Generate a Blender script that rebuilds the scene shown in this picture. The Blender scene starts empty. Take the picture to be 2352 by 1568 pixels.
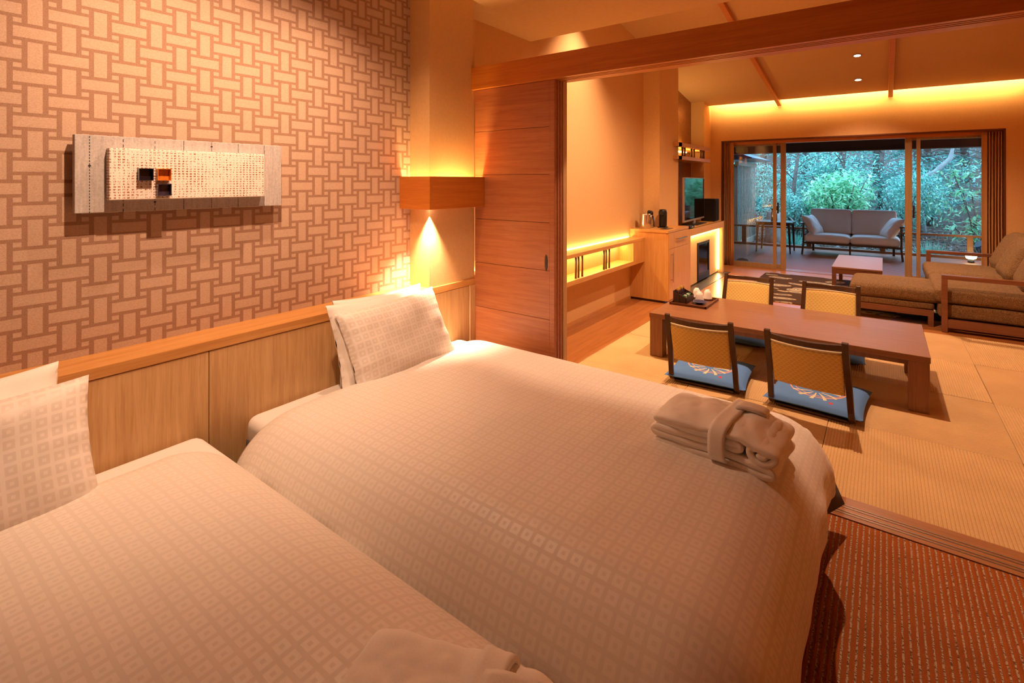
import bpy, bmesh, math, random
import numpy as np
from mathutils import Vector, Matrix, noise
random.seed(7); rng = np.random.default_rng(7)
S = bpy.context.scene; COL = S.collection
PI = math.pi

# ------------------------------------------------------------------ camera
W, HH = 2352, 1568
V1, V2, HOR, CX = 2030.0, -375.0, 416.0, 1176.0      # vanishing points and horizon measured on the photograph
FPX = math.sqrt((V1-CX)*(CX-V2)); YAW = math.atan2(V1-CX, FPX); CAMH = 1.45
cd = bpy.data.cameras.new('camera'); cam = bpy.data.objects.new('camera', cd); COL.objects.link(cam)
cam.location = (0, 0, CAMH); cam.rotation_euler = (PI/2, 0, YAW)
cd.sensor_fit = 'HORIZONTAL'; cd.sensor_width = 36; cd.lens = FPX/W*36
cd.shift_y = -(HH/2-HOR)/W; cd.clip_start = .02; cd.clip_end = 200
S.camera = cam

# ------------------------------------------------------------------ world, exposure
wd = bpy.data.worlds.new('world'); S.world = wd; wd.use_nodes = True
bg = wd.node_tree.nodes['Background']; bg.inputs[0].default_value = (.30, .60, 1, 1); bg.inputs[1].default_value = 6.2
S.view_settings.view_transform = 'Standard'; S.view_settings.look = 'None'
S.view_settings.gamma = 1; S.view_settings.use_curve_mapping = False
S.view_settings.exposure = 0.45
WARM = (1, .61, .375); LED = (1, .66, .25)

# ------------------------------------------------------------------ helpers
def lin(h):
    h = h.lstrip('#'); c = [int(h[i:i+2], 16)/255 for i in (0, 2, 4)]
    return tuple(x/12.92 if x <= .04045 else ((x+.055)/1.055)**2.4 for x in c)

class NT:
    def __init__(s, name):
        s.m = bpy.data.materials.new(name); s.m.use_nodes = True; s.nt = s.m.node_tree
        s.b = s.nt.nodes['Principled BSDF']; s.out = s.nt.nodes['Material Output']
    def n(s, t, **kw):
        x = s.nt.nodes.new(t)
        for k, v in kw.items(): setattr(x, k, v)
        return x
    def put(s, sock, v):
        if v is None: return
        if isinstance(v, bpy.types.NodeSocket): s.nt.links.new(v, sock)
        else: sock.default_value = v
    def math(s, op, a, b=None, c=None):
        x = s.n('ShaderNodeMath', operation=op)
        s.put(x.inputs[0], a)
        if b is not None: s.put(x.inputs[1], b)
        if c is not None: s.put(x.inputs[2], c)
        return x.outputs[0]
    def coord(s, kind='Object', scale=(1, 1, 1), rot=(0, 0, 0)):
        t = s.n('ShaderNodeTexCoord'); m = s.n('ShaderNodeMapping')
        s.put(m.inputs['Vector'], t.outputs[kind]); m.inputs['Scale'].default_value = scale; m.inputs['Rotation'].default_value = rot
        return m.outputs[0]
    def xyz(s, v):
        x = s.n('ShaderNodeSeparateXYZ'); s.put(x.inputs[0], v); return x.outputs
    def noise(s, vec, scale=5, detail=3, rough=.5, dist=0):
        x = s.n('ShaderNodeTexNoise'); s.put(x.inputs['Vector'], vec)
        x.inputs['Scale'].default_value = scale; x.inputs['Detail'].default_value = detail
        x.inputs['Roughness'].default_value = rough; x.inputs['Distortion'].default_value = dist
        return x.outputs['Fac']
    def ramp(s, fac, stops):
        x = s.n('ShaderNodeValToRGB'); e = x.color_ramp.elements
        e[0].position, e[0].color = stops[0][0], (*stops[0][1], 1); e[1].position, e[1].color = stops[-1][0], (*stops[-1][1], 1)
        for p, c in stops[1:-1]:
            k = e.new(p); k.color = (*c, 1)
        s.put(x.inputs[0], fac); return x.outputs[0]
    def mix(s, fac, a, b):
        x = s.n('ShaderNodeMix', data_type='RGBA'); s.put(x.inputs[0], fac)
        s.put(x.inputs[6], a if isinstance(a, bpy.types.NodeSocket) else (*a, 1)); s.put(x.inputs[7], b if isinstance(b, bpy.types.NodeSocket) else (*b, 1))
        return x.outputs[2]
    def bump(s, h, strength=.3, dist=.002):
        x = s.n('ShaderNodeBump'); s.put(x.inputs['Height'], h); x.inputs['Strength'].default_value = strength; x.inputs['Distance'].default_value = dist
        s.put(s.b.inputs['Normal'], x.outputs[0]); return x
    def fin(s, color=None, rough=.5, metal=0, spec=.5, **kw):
        if color is not None: s.put(s.b.inputs['Base Color'], color if isinstance(color, bpy.types.NodeSocket) else (*color, 1))
        s.put(s.b.inputs['Roughness'], rough); s.put(s.b.inputs['Metallic'], metal); s.b.inputs['Specular IOR Level'].default_value = spec
        for k, v in kw.items(): s.put(s.b.inputs[k], v)
        return s.m

def plain(name, c, rough=.5, metal=0, var=.06, scale=6, spec=.5):
    t = NT(name); f = t.noise(t.coord(), scale, 3)
    a = tuple(x*(1-var) for x in c); b = tuple(min(1, x*(1+var)) for x in c)
    return t.fin(t.ramp(f, [(.3, a), (.7, b)]), rough, metal, spec)

def wood(name, c1, c2, axis='x', scale=1.0, rough=.4, fine=1.0, spec=.4):
    t = NT(name); k = {'x': (1.2, 26, 26), 'y': (26, 1.2, 26), 'z': (26, 26, 1.2)}[axis]
    v = t.coord('Object', tuple(q*scale for q in k))
    f = t.noise(v, 1.6, 4, .6, .6)
    v2 = t.coord('Object', tuple(q*scale*5*fine for q in k)); g = t.noise(v2, 1.5, 2, .5)
    h = t.math('ADD', t.math('MULTIPLY', f, .7), t.math('MULTIPLY', g, .3))
    col = t.ramp(h, [(.32, c1), (.68, c2)])
    t.bump(g, .12, .001)
    return t.fin(col, rough, 0, spec)

def fabric(name, c1, c2, scale=900, rough=.9, bump=.35, big=7):
    t = NT(name); f = t.noise(t.coord(), scale*.35, 2, .7); g = t.noise(t.coord(), big, 2)
    h = t.math('ADD', t.math('MULTIPLY', f, .8), t.math('MULTIPLY', g, .2))
    t.bump(f, bump, .002)
    return t.fin(t.ramp(h, [(.35, c1), (.65, c2)]), rough, 0, .2)

def emit(name, c, st):
    t = NT(name); return t.fin((0, 0, 0), 1, **{'Emission Color': (*c, 1), 'Emission Strength': st})

def glassy(name, tint=(1, 1, 1), refl=1.0):
    t = NT(name); nt = t.nt
    tr = t.n('ShaderNodeBsdfTransparent'); tr.inputs[0].default_value = (*tint, 1)
    gl = t.n('ShaderNodeBsdfGlossy'); gl.inputs['Roughness'].default_value = .01
    fr = t.n('ShaderNodeFresnel'); fr.inputs[0].default_value = 1.5
    mx = t.n('ShaderNodeMixShader'); t.put(mx.inputs[0], t.math('MULTIPLY', fr.outputs[0], refl))
    nt.links.new(tr.outputs[0], mx.inputs[1]); nt.links.new(gl.outputs[0], mx.inputs[2]); nt.links.new(mx.outputs[0], t.out.inputs[0])
    nt.nodes.remove(t.b); return t.m

M = {}
# --------------------------------------------- procedural materials
def wallpaper():
    t = NT('wallpaper'); v = t.coord(); x, y, z = t.xyz(v); m = t.math
    P, s_, g_, w_, Q, hh, gv = .0932, .022, .0155, .040, .158, .0385, .0130
    u = m('DIVIDE', m('SUBTRACT', y, .366), P); i = m('FLOOR', u); fu = m('MULTIPLY', m('SUBTRACT', u, i), P)
    par = m('FLOORED_MODULO', i, 2.0); vv = m('SUBTRACT', 1.996, z)
    own = m('FLOORED_MODULO', m('SUBTRACT', vv, m('MULTIPLY', par, Q/2)), Q)
    prv = m('FLOORED_MODULO', m('SUBTRACT', vv, m('MULTIPLY', m('SUBTRACT', 1.0, par), Q/2)), Q)
    half = m('FLOORED_MODULO', vv, Q/2)
    A = m('LESS_THAN', own, hh); ins = m('LESS_THAN', fu, s_)
    B = m('MULTIPLY', m('LESS_THAN', prv, hh), ins)
    def band(q, a, b): return m('MULTIPLY', m('GREATER_THAN', q, a), m('LESS_THAN', q, b))
    C = m('MULTIPLY', band(fu, s_+g_, s_+g_+w_), band(own, hh+gv, Q-gv))
    D = m('MULTIPLY', ins, band(half, hh+.012, Q/2-.012))
    mask = m('MAXIMUM', m('MAXIMUM', A, B), m('MAXIMUM', C, D))
    f1 = t.noise(t.coord('Object', (1, 60, 140)), 3, 3, .7); f2 = t.noise(t.coord(), 330, 2, .7)
    a = t.ramp(f1, [(.3, lin('#b3957f')), (.7, lin('#cdb09a'))]); b = t.ramp(f2, [(.3, lin('#8d6c58')), (.7, lin('#ab8770'))])
    h = m('ADD', m('MULTIPLY', mask, .8), m('ADD', m('MULTIPLY', m('MULTIPLY', f1, mask), .5), m('MULTIPLY', f2, .35)))
    t.bump(h, .55, .0025)
    return t.fin(t.mix(mask, b, a), .75, 0, .25)
M['wallpaper'] = wallpaper()

def damask(name, c0, c1, pitch=.037):
    t = NT(name); m = t.math; tc = t.n('ShaderNodeTexCoord'); u, v, _ = t.xyz(tc.outputs['UV'])
    def cell(q): return m('ABSOLUTE', m('SUBTRACT', m('FRACT', m('DIVIDE', q, pitch)), .5))
    d = m('MAXIMUM', cell(u), cell(v))
    sq = m('SUBTRACT', m('LESS_THAN', d, .36), m('LESS_THAN', d, .13))
    wv = t.noise(t.coord('UV', (1, 1, 1)), 2200, 1, .5)
    big = t.noise(t.coord('Object'), 2.2, 2)
    rough = m('ADD', .62, m('MULTIPLY', sq, -.17))
    col = t.mix(sq, c0, c1)
    t.bump(m('ADD', m('MULTIPLY', sq, .3), m('MULTIPLY', wv, .5)), .12, .001)
    return t.fin(col, rough, 0, .45)
M['damask'] = damask('damask_cotton', lin('#e0d7ce'), lin('#e9e1d9'))
M['pillow_damask'] = damask('pillow_damask', lin('#e9e1da'), lin('#ded4cb'), .036)
M['sheet'] = fabric('white_sheet', lin('#e6dfd8'), lin('#efe9e3'), 1500, .8, .06)
def terry():
    t = NT('terry'); v = t.coord(); f = t.noise(v, 420, 2, .8); g = t.noise(t.coord(), 9, 2)
    t.bump(f, .25, .0015)
    return t.fin(t.ramp(t.math('ADD', t.math('MULTIPLY', f, .6), t.math('MULTIPLY', g, .4)), [(.35, lin('#ece6e0')), (.65, lin('#f8f5f1'))]), .95, 0, .1)
M['terry'] = terry()
M['skirt'] = fabric('grey_skirt', lin('#4d443f'), lin('#5d534d'), 900, .9, .3)
M['plaster'] = plain('plaster_wall', lin('#dcb27c'), .85, 0, .04, 60, .15)
M['plaster2'] = plain('plaster_column', lin('#dcb27c'), .85, 0, .04, 60, .15)
M['ceil'] = plain('ceiling_paint', lin('#c79f72'), .9, 0, .03, 40, .1)
M['oak_z'] = wood('oak_vertical', lin('#bd9160'), lin('#d9b27e'), 'z', 1.2, .38)
M['oak_y'] = wood('oak_ledge', lin('#b97f42'), lin('#d8a05e'), 'y', 1.0, .32)
M['oak_x'] = wood('oak_beam', lin('#b4621f'), lin('#cc7d2e'), 'x', 1.0, .4)
M['door'] = wood('door_veneer', lin('#9a5835'), lin('#b47348'), 'x', 1.3, .36)
M['door_dark'] = wood('door_edge', lin('#5a2f1a'), lin('#6e3d22'), 'z', 1.3, .45)
M['cab'] = wood('cabinet_oak', lin('#c28a48'), lin('#d8a45e'), 'z', 1.0, .38)
M['cab_y'] = wood('cabinet_top_oak', lin('#c28a48'), lin('#d8a45e'), 'y', 1.0, .34)
M['cab_front'] = wood('cabinet_front', lin('#c28a48'), lin('#d8a45e'), 'z', 1.0, .38)
M['table'] = wood('table_walnut', lin('#80563a'), lin('#996c4e'), 'x', 1.2, .34)
M['table_z'] = wood('table_leg_walnut', lin('#80563a'), lin('#996c4e'), 'z', 1.2, .36)
M['dark'] = wood('dark_stained_wood', lin('#3a2418'), lin('#50341f'), 'z', 1.4, .28)
M['floorx'] = wood('floorboard_x', lin('#98602f'), lin('#b97a44'), 'x', 1.0, .3)
M['floory'] = wood('floorboard_y', lin('#98602f'), lin('#b97a44'), 'y', 1.0, .3)
M['deck'] = wood('deck_board', lin('#80421f'), lin('#9c5a33'), 'x', 1.0, .5)
M['thresh'] = wood('threshold_wood', lin('#8a5634'), lin('#a3704a'), 'x', 1.2, .32)
M['railwood'] = wood('railing_wood', lin('#6f3f24'), lin('#8a5434'), 'x', 1.2, .5)
M['sofawood'] = wood('sofa_walnut', lin('#6c4229'), lin('#85553a'), 'x', 1.2, .35)
M['framewood'] = wood('window_frame_wood', lin('#8a6a45'), lin('#a3825a'), 'z', 1.2, .42)
M['bamboo'] = plain('dark_bamboo', lin('#4a2f1c'), .4, 0, .25, 30)
M['metal_rail'] = plain('aluminium_rail', lin('#8f8780'), .35, 1, .05)
M['steel'] = plain('brushed_steel', lin('#c9c2b8'), .22, 1, .05)
M['black'] = plain('black_plastic', lin('#151210'), .4, 0, .1)
M['iron'] = plain('black_iron', lin('#231d1d'), .45, .3, .1)
M['slate'] = plain('dark_slate', lin('#4a4038'), .35, 0, .2, 8)
M['screen'] = plain('tv_screen', lin('#050506'), .04, 0, .0, 3, 1.0)
M['silver'] = plain('silver_bezel', lin('#b8a898'), .35, .6, .03)
M['cloth_white'] = fabric('outdoor_canvas', lin('#d8cdc4'), lin('#e6ddd5'), 1200, .85, .1)
M['curtain'] = fabric('brown_curtain', lin('#a87a48'), lin('#bd9060'), 1100, .9, .2)
M['curtain_edge'] = fabric('curtain_lining', lin('#a87a48'), lin('#bd9060'), 1100, .9, .2)
M['sofa'] = fabric('brown_tweed', lin('#4f3c29'), lin('#8c6c47'), 420, .95, .8, 40)
M['porcelain'] = plain('white_porcelain', lin('#f1ece6'), .15, 0, .01, 4, .6)
M['cobalt'] = plain('cobalt_glaze', lin('#20264f'), .12, 0, .25, 30, .7)
M['tray'] = wood('tray_wood', lin('#5b3220'), lin('#6f432b'), 'x', 1.5, .35)
M['leather'] = plain('dark_leather_box', lin('#3a241b'), .5, 0, .08, 60)
M['paper'] = plain('paper_sachet', lin('#e9e6dd'), .6, 0, .03)
M['paper_green'] = plain('green_sachet', lin('#4f9a68'), .6, 0, .2, 60)
M['paper_purple'] = plain('coffee_stick', lin('#5d4256'), .4, 0, .35, 90)
M['paper_gold'] = plain('gold_stick_end', lin('#d8b45a'), .4, 0, .1)
M['glass'] = glassy('window_glass', (.96, .98, .98), 1.0)
M['clearglass'] = glassy('clear_jar', (.93, .95, .95), 1.6)
M['led'] = emit('led_strip', (1, .68, .25), 9)
M['lampface'] = emit('downlight_lens', (1, .85, .66), 14)
M['lampglow'] = emit('deck_lamp_glow', (1, .72, .36), 9)
M['bark'] = plain('bark', lin('#5a4c42'), .95, 0, .35, 14, .1)
M['bark_pale'] = plain('pale_bark', lin('#8d857c'), .95, 0, .25, 10, .1)
M['bamboo_slat'] = wood('fence_slat', lin('#8f7a66'), lin('#ab957e'), 'z', 1.0, .6)
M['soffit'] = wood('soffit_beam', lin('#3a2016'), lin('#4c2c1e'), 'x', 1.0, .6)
M['stone'] = plain('grey_stone', lin('#77746e'), .9, 0, .2, 12, .2)
M['bluemetal'] = plain('garden_spot_metal', lin('#30445e'), .35, .5, .1)
M['gravel'] = plain('pale_gravel', lin('#a9a49c'), .9, 0, .2, 3, .2)
M['brass'] = plain('brass_dark', lin('#5b4426'), .35, .8, .1)

def panelgrey():
    t = NT('art_grey_board'); v = t.coord('Object', (1, 40, 3)); f = t.noise(v, 3, 4, .6); g = t.noise(t.coord(), 160, 2, .6)
    return t.fin(t.ramp(t.math('ADD', t.math('MULTIPLY', f, .5), t.math('MULTIPLY', g, .5)), [(.35, lin('#a39c9a')), (.65, lin('#c2bbb8'))]), .8, 0, .2)
M['artgrey'] = panelgrey()
def artwhite():
    t = NT('art_white_marks'); m = t.math; v = t.coord(); x, y, z = t.xyz(v)
    n1 = t.noise(v, 260, 2, .7); n2 = t.noise(v, 14, 2)
    cy = m('ABSOLUTE', m('SUBTRACT', m('FRACT', m('DIVIDE', y, .0145)), .5)); cz = m('ABSOLUTE', m('SUBTRACT', m('FRACT', m('DIVIDE', z, .0105)), .5))
    cell = m('MULTIPLY', m('LESS_THAN', cy, .30), m('LESS_THAN', cz, .28))
    mk = m('MULTIPLY', cell, m('GREATER_THAN', m('ADD', n1, m('MULTIPLY', m('SUBTRACT', n2, .5), .35)), .5))
    t.bump(m('ADD', m('MULTIPLY', mk, -1.0), n1), .5, .002)
    return t.fin(t.mix(mk, lin('#e9dfd6'), lin('#9a5f3e')), .8, 0, .2)
M['artwhite'] = artwhite()
M['ink'] = plain('ink_line', lin('#2b2624'), .8)
M['glaze_black'] = plain('black_glaze', lin('#1c1620'), .18, 0, .3, 60, .7)
M['glaze_amber'] = plain('amber_glaze', lin('#c8742a'), .25, 0, .3, 60, .6)
M['glaze_violet'] = plain('violet_glaze', lin('#3d3242'), .18, 0, .4, 60, .7)

def carpet():
    t = NT('rust_carpet'); m = t.math; v = t.coord(); x, y, z = t.xyz(v)
    n1 = t.noise(v, 300, 2, .7); n2 = t.noise(v, 6, 3)
    wob = m('MULTIPLY', m('SUBTRACT', t.noise(v, 60, 2), .5), .006)
    c = m('ABSOLUTE', m('SUBTRACT', m('FRACT', m('DIVIDE', m('ADD', x, wob), .0192)), .5))
    line = m('LESS_THAN', c, .13)
    dash = m('MULTIPLY', line, m('GREATER_THAN', t.noise(t.coord('Object', (60, 110, 1)), 1.6, 2, .6), .47))
    base = t.ramp(m('ADD', m('MULTIPLY', n1, .5), m('MULTIPLY', n2, .5)), [(.3, lin('#8d4a20')), (.7, lin('#a85e2c'))])
    col = t.mix(line, base, lin('#6b4a33')); col = t.mix(dash, col, lin('#b5a08c'))
    t.bump(m('ADD', m('MULTIPLY', n1, .5), m('MULTIPLY', c, 1.2)), .9, .005)
    return t.fin(col, .95, 0, .1)
M['carpet'] = carpet()
def tatami():
    t = NT('tatami_rush'); v = t.coord(); f = t.noise(t.coord('Object', (400, 60, 1)), 1, 2, .6); g = t.noise(v, 3, 2)
    t.bump(f, .2, .001)
    return t.fin(t.ramp(t.math('ADD', t.math('MULTIPLY', f, .5), t.math('MULTIPLY', g, .5)), [(.3, lin('#b99566')), (.7, lin('#d0ae7c'))]), .7, 0, .25)
M['tatami'] = tatami()
def seigaiha():
    t = NT('wave_lattice_fabric'); m = t.math; tc = t.n('ShaderNodeTexCoord'); u, v, _ = t.xyz(tc.outputs['UV'])
    p, c = .0155, .031
    r = m('DIVIDE', v, p); row = m('FLOOR', r)
    q = m('SUBTRACT', m('FRACT', m('ADD', m('DIVIDE', u, c), m('MULTIPLY', row, .5))), .5)
    arc = m('SUBTRACT', 1.0, m('MULTIPLY', m('MULTIPLY', q, q), 4.0))
    d = m('ABSOLUTE', m('SUBTRACT', m('FRACT', r), m('MULTIPLY', arc, .8)))
    line = m('LESS_THAN', d, .11)
    wv = t.noise(t.coord('UV'), 2500, 1)
    t.bump(m('ADD', m('MULTIPLY', line, .4), m('MULTIPLY', wv, .5)), .2, .001)
    return t.fin(t.mix(line, lin('#cba858'), lin('#e2ca8e')), .7, 0, .3)
M['seigaiha'] = seigaiha()
def zabuton():
    t = NT('blue_cushion'); m = t.math; tc = t.n('ShaderNodeTexCoord'); u, v, _ = t.xyz(tc.outputs['UV'])
    f = t.noise(t.coord('UV', (1, 1, 1)), 500, 2, .7)
    base = t.ramp(f, [(.3, lin('#4872b4')), (.7, lin('#6690c8'))])
    def ring(cx, cy, R, w, sx=1.0):
        dx = m('MULTIPLY', m('SUBTRACT', u, cx), sx); dy = m('SUBTRACT', v, cy)
        d = m('SQRT', m('ADD', m('MULTIPLY', dx, dx), m('MULTIPLY', dy, dy))); return m('LESS_THAN', m('ABSOLUTE', m('SUBTRACT', d, R)), w)
    pk = m('MAXIMUM', ring(0, 0, .165, .005), ring(.01, .012, .150, .003))
    ang = m('ARCTAN2', m('ADD', v, .06), u); dy = m('ADD', v, .06)
    rr = m('SQRT', m('ADD', m('MULTIPLY', u, u), m('MULTIPLY', dy, dy)))
    st = m('MULTIPLY', m('LESS_THAN', m('ABSOLUTE', m('SUBTRACT', m('FRACT', m('MULTIPLY', m('ADD', ang, m('MULTIPLY', rr, 1.5)), 1.75)), .5)), .14), m('MULTIPLY', m('LESS_THAN', rr, .14), m('GREATER_THAN', rr, .03)))
    rd = m('MULTIPLY', m('LESS_THAN', m('ABSOLUTE', m('SUBTRACT', u, .10)), .011), m('LESS_THAN', m('ABSOLUTE', m('ADD', v, .205)), .011))
    col = t.mix(pk, base, lin('#d59a84')); col = t.mix(st, col, lin('#cfc7a6')); col = t.mix(rd, col, lin('#c0444c'))
    t.bump(f, .3, .002)
    return t.fin(col, .9, 0, .15)
M['zabuton'] = zabuton()
def rug():
    t = NT('leaf_rug'); m = t.math; v = t.coord(); 
    warp = t.n('ShaderNodeTexNoise'); t.put(warp.inputs['Vector'], v); warp.inputs['Scale'].default_value = 1.6
    av = t.n('ShaderNodeVectorMath', operation='MULTIPLY_ADD'); t.put(av.inputs[0], warp.outputs['Color']); av.inputs[1].default_value = (.5, .5, 0); t.put(av.inputs[2], v)
    mp = t.n('ShaderNodeMapping'); t.put(mp.inputs['Vector'], av.outputs[0]); mp.inputs['Scale'].default_value = (1.0, 2.3, 1); mp.inputs['Rotation'].default_value = (0, 0, .5)
    vo = t.n('ShaderNodeTexVoronoi'); t.put(vo.inputs['Vector'], mp.outputs[0]); vo.inputs['Scale'].default_value = 2.6
    dist = vo.outputs['Distance']; rings = m('FRACT', m('MULTIPLY', dist, 7.5))
    lm = m('MULTIPLY', m('LESS_THAN', dist, .44), m('GREATER_THAN', rings, .36)); bl = m('MULTIPLY', m('LESS_THAN', dist, .30), m('LESS_THAN', rings, .2))
    f = t.noise(v, 400, 2, .7)
    col = t.mix(lm, t.ramp(f, [(.3, lin('#3b2a22')), (.7, lin('#56402f'))]), t.ramp(f, [(.3, lin('#a08e74')), (.7, lin('#c4b295'))])); col = t.mix(bl, col, lin('#6f8288'))
    t.bump(f, .6, .004)
    return t.fin(col, .95, 0, .1)
M['rug'] = rug()
def mosaic():
    t = NT('gold_mosaic'); v = t.n('ShaderNodeTexVoronoi'); t.put(v.inputs['Vector'], t.coord()); v.inputs['Scale'].default_value = 55
    t.bump(v.outputs['Distance'], .8, .004)
    return t.fin(t.ramp(v.outputs['Distance'], [(0, lin('#b87a3a')), (1, lin('#7c4a22'))]), .3, .35, .6)
M['mosaic'] = mosaic()
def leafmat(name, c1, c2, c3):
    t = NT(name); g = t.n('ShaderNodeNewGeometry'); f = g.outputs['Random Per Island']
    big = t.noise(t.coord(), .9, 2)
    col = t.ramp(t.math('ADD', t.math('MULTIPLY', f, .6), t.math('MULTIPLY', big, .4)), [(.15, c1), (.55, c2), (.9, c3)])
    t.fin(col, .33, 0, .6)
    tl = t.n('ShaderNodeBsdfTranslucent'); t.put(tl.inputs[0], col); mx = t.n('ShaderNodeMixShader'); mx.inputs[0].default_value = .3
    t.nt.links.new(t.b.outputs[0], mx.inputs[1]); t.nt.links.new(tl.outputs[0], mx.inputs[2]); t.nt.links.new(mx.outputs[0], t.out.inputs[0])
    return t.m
M['leaf_bright'] = leafmat('leaf_bright', lin('#5aa06c'), lin('#92cf98'), lin('#dff2d2'))
M['leaf_mid'] = leafmat('leaf_mid', lin('#3f8270'), lin('#76b59c'), lin('#b9dcc8'))
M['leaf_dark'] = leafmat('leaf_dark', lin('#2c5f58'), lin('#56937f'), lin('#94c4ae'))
M['leaf_big'] = leafmat('leaf_rhododendron', lin('#4a8a60'), lin('#84b684'), lin('#cbdca6'))
M['litter'] = leafmat('dry_leaves', lin('#4b3a32'), lin('#7a6250'), lin('#b0a090'))
def soil():
    t = NT('garden_soil'); f = t.noise(t.coord(), 9, 5, .7); t.bump(f, .8, .05)
    return t.fin(t.ramp(f, [(.3, lin('#3a2f28')), (.7, lin('#6b5a4c'))]), .95, 0, .1)
M['soil'] = soil()

# --------------------------------------------- mesh builder
class MB:
    def __init__(s): s.v = []; s.f = []; s.uv = None
    def add(s, vs, fs):
        o = len(s.v); s.v += [tuple(p) for p in vs]; s.f += [tuple(i+o for i in q) for q in fs]; return s
    def box(s, x0, x1, y0, y1, z0, z1):
        if x0 > x1: x0, x1 = x1, x0
        if y0 > y1: y0, y1 = y1, y0
        return s.add([(x0, y0, z0), (x1, y0, z0), (x1, y1, z0), (x0, y1, z0), (x0, y0, z1), (x1, y0, z1), (x1, y1, z1), (x0, y1, z1)],
                     [(0, 3, 2, 1), (4, 5, 6, 7), (0, 1, 5, 4), (1, 2, 6, 5), (2, 3, 7, 6), (3, 0, 4, 7)])
    def prism(s, poly, a0, a1, axis='y'):            # 2D polygon (other two axes, in order) extruded along axis
        n = len(poly)
        def mk(p, a): return {'x': (a, p[0], p[1]), 'y': (p[0], a, p[1]), 'z': (p[0], p[1], a)}[axis]
        vs = [mk(p, a0) for p in poly]+[mk(p, a1) for p in poly]
        return s.add(vs, [tuple(range(n)), tuple(range(2*n-1, n-1, -1))]+[(i, i+n, (i+1) % n+n, (i+1) % n) for i in range(n)])
    def lathe(s, prof, c=(0, 0, 0), n=24, caps=True):
        vs = []; fs = []; k = len(prof)
        for i in range(n):
            a = 2*PI*i/n
            for r, h in prof: vs.append((c[0]+r*math.cos(a), c[1]+r*math.sin(a), c[2]+h))
        for i in range(n):
            for j in range(k-1): fs.append((i*k+j, ((i+1) % n)*k+j, ((i+1) % n)*k+j+1, i*k+j+1))
        if caps: fs.append(tuple((i*k) for i in range(n))[::-1]); fs.append(tuple(i*k+k-1 for i in range(n)))
        return s.add(vs, fs)
    def tube(s, pts, rad, n=8, cap=True):
        pts = [Vector(p) for p in pts]; R = rad if isinstance(rad, (list, tuple)) else [rad]*len(pts); vs = []; fs = []
        for i, p in enumerate(pts):
            d = (pts[min(i+1, len(pts)-1)]-pts[max(i-1, 0)]).normalized(); a = d.orthogonal().normalized() if abs(d.z) > .95 else d.cross(Vector((0, 0, 1))).normalized(); b = d.cross(a)
            for k in range(n):
                t = 2*PI*k/n; vs.append(p+a*math.cos(t)*R[i]+b*math.sin(t)*R[i])
        for i in range(len(pts)-1):
            for k in range(n): fs.append((i*n+k, i*n+(k+1) % n, (i+1)*n+(k+1) % n, (i+1)*n+k))
        if cap: fs.append(tuple(range(n))[::-1]); fs.append(tuple((len(pts)-1)*n+k for k in range(n)))
        return s.add(vs, fs)
    def sweep(s, pts, w, t, side):                    # rectangular bar: w along side vector, t along the other
        pts = [Vector(p) for p in pts]; sd = Vector(side).normalized(); vs = []; fs = []
        for i, p in enumerate(pts):
            d = (pts[min(i+1, len(pts)-1)]-pts[max(i-1, 0)]).normalized(); b = d.cross(sd).normalized()
            for q, r in ((-1, -1), (1, -1), (1, 1), (-1, 1)): vs.append(p+sd*q*w/2+b*r*t/2)
        for i in range(len(pts)-1):
            for k in range(4): fs.append((i*4+k, i*4+(k+1) % 4, i*4+4+(k+1) % 4, i*4+4+k))
        e = (len(pts)-1)*4; fs += [(3, 2, 1, 0), (e, e+1, e+2, e+3)]
        return s.add(vs, fs)
    def grid(s, nu, nv, fn, uvfn=None, closed_u=False):
        o = len(s.v)
        for j in range(nv):
            for i in range(nu): s.v.append(tuple(fn(i/(nu-1), j/(nv-1))))
        if uvfn:
            s.uv = s.uv or []
            for j in range(nv):
                for i in range(nu): s.uv.append(uvfn(i/(nu-1), j/(nv-1)))
        for j in range(nv-1):
            for i in range(nu-1): s.f.append((o+j*nu+i, o+j*nu+i+1, o+(j+1)*nu+i+1, o+(j+1)*nu+i))
        return s
    def build(s, name, mat, parent=None, org=None, bevel=0, smooth=False, seg=2, solid=0, fix=True):
        me = bpy.data.meshes.new(name); o3 = Vector(org if org is not None else (0, 0, 0))
        me.from_pydata([tuple(Vector(p)-o3) for p in s.v], [], s.f)
        if s.uv and len(s.uv) == len(s.v):
            L = me.uv_layers.new(name='UVMap'); idx = np.zeros(len(me.loops), dtype=np.int32); me.loops.foreach_get('vertex_index', idx)
            L.data.foreach_set('uv', np.array(s.uv, dtype=np.float32)[idx].ravel())
        if fix:
            bm = bmesh.new(); bm.from_mesh(me); bmesh.ops.recalc_face_normals(bm, faces=bm.faces); bm.to_mesh(me); bm.free()
        if smooth: me.shade_smooth()
        me.materials.append(M[mat] if isinstance(mat, str) else mat)
        o = bpy.data.objects.new(name, me); COL.objects.link(o)
        if parent is not None: o.parent = parent
        if solid:
            q = o.modifiers.new('solid', 'SOLIDIFY'); q.thickness = solid; q.offset = 0
        if bevel:
            q = o.modifiers.new('bevel', 'BEVEL'); q.width = bevel; q.segments = seg; q.limit_method = 'ANGLE'
        return o

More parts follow.
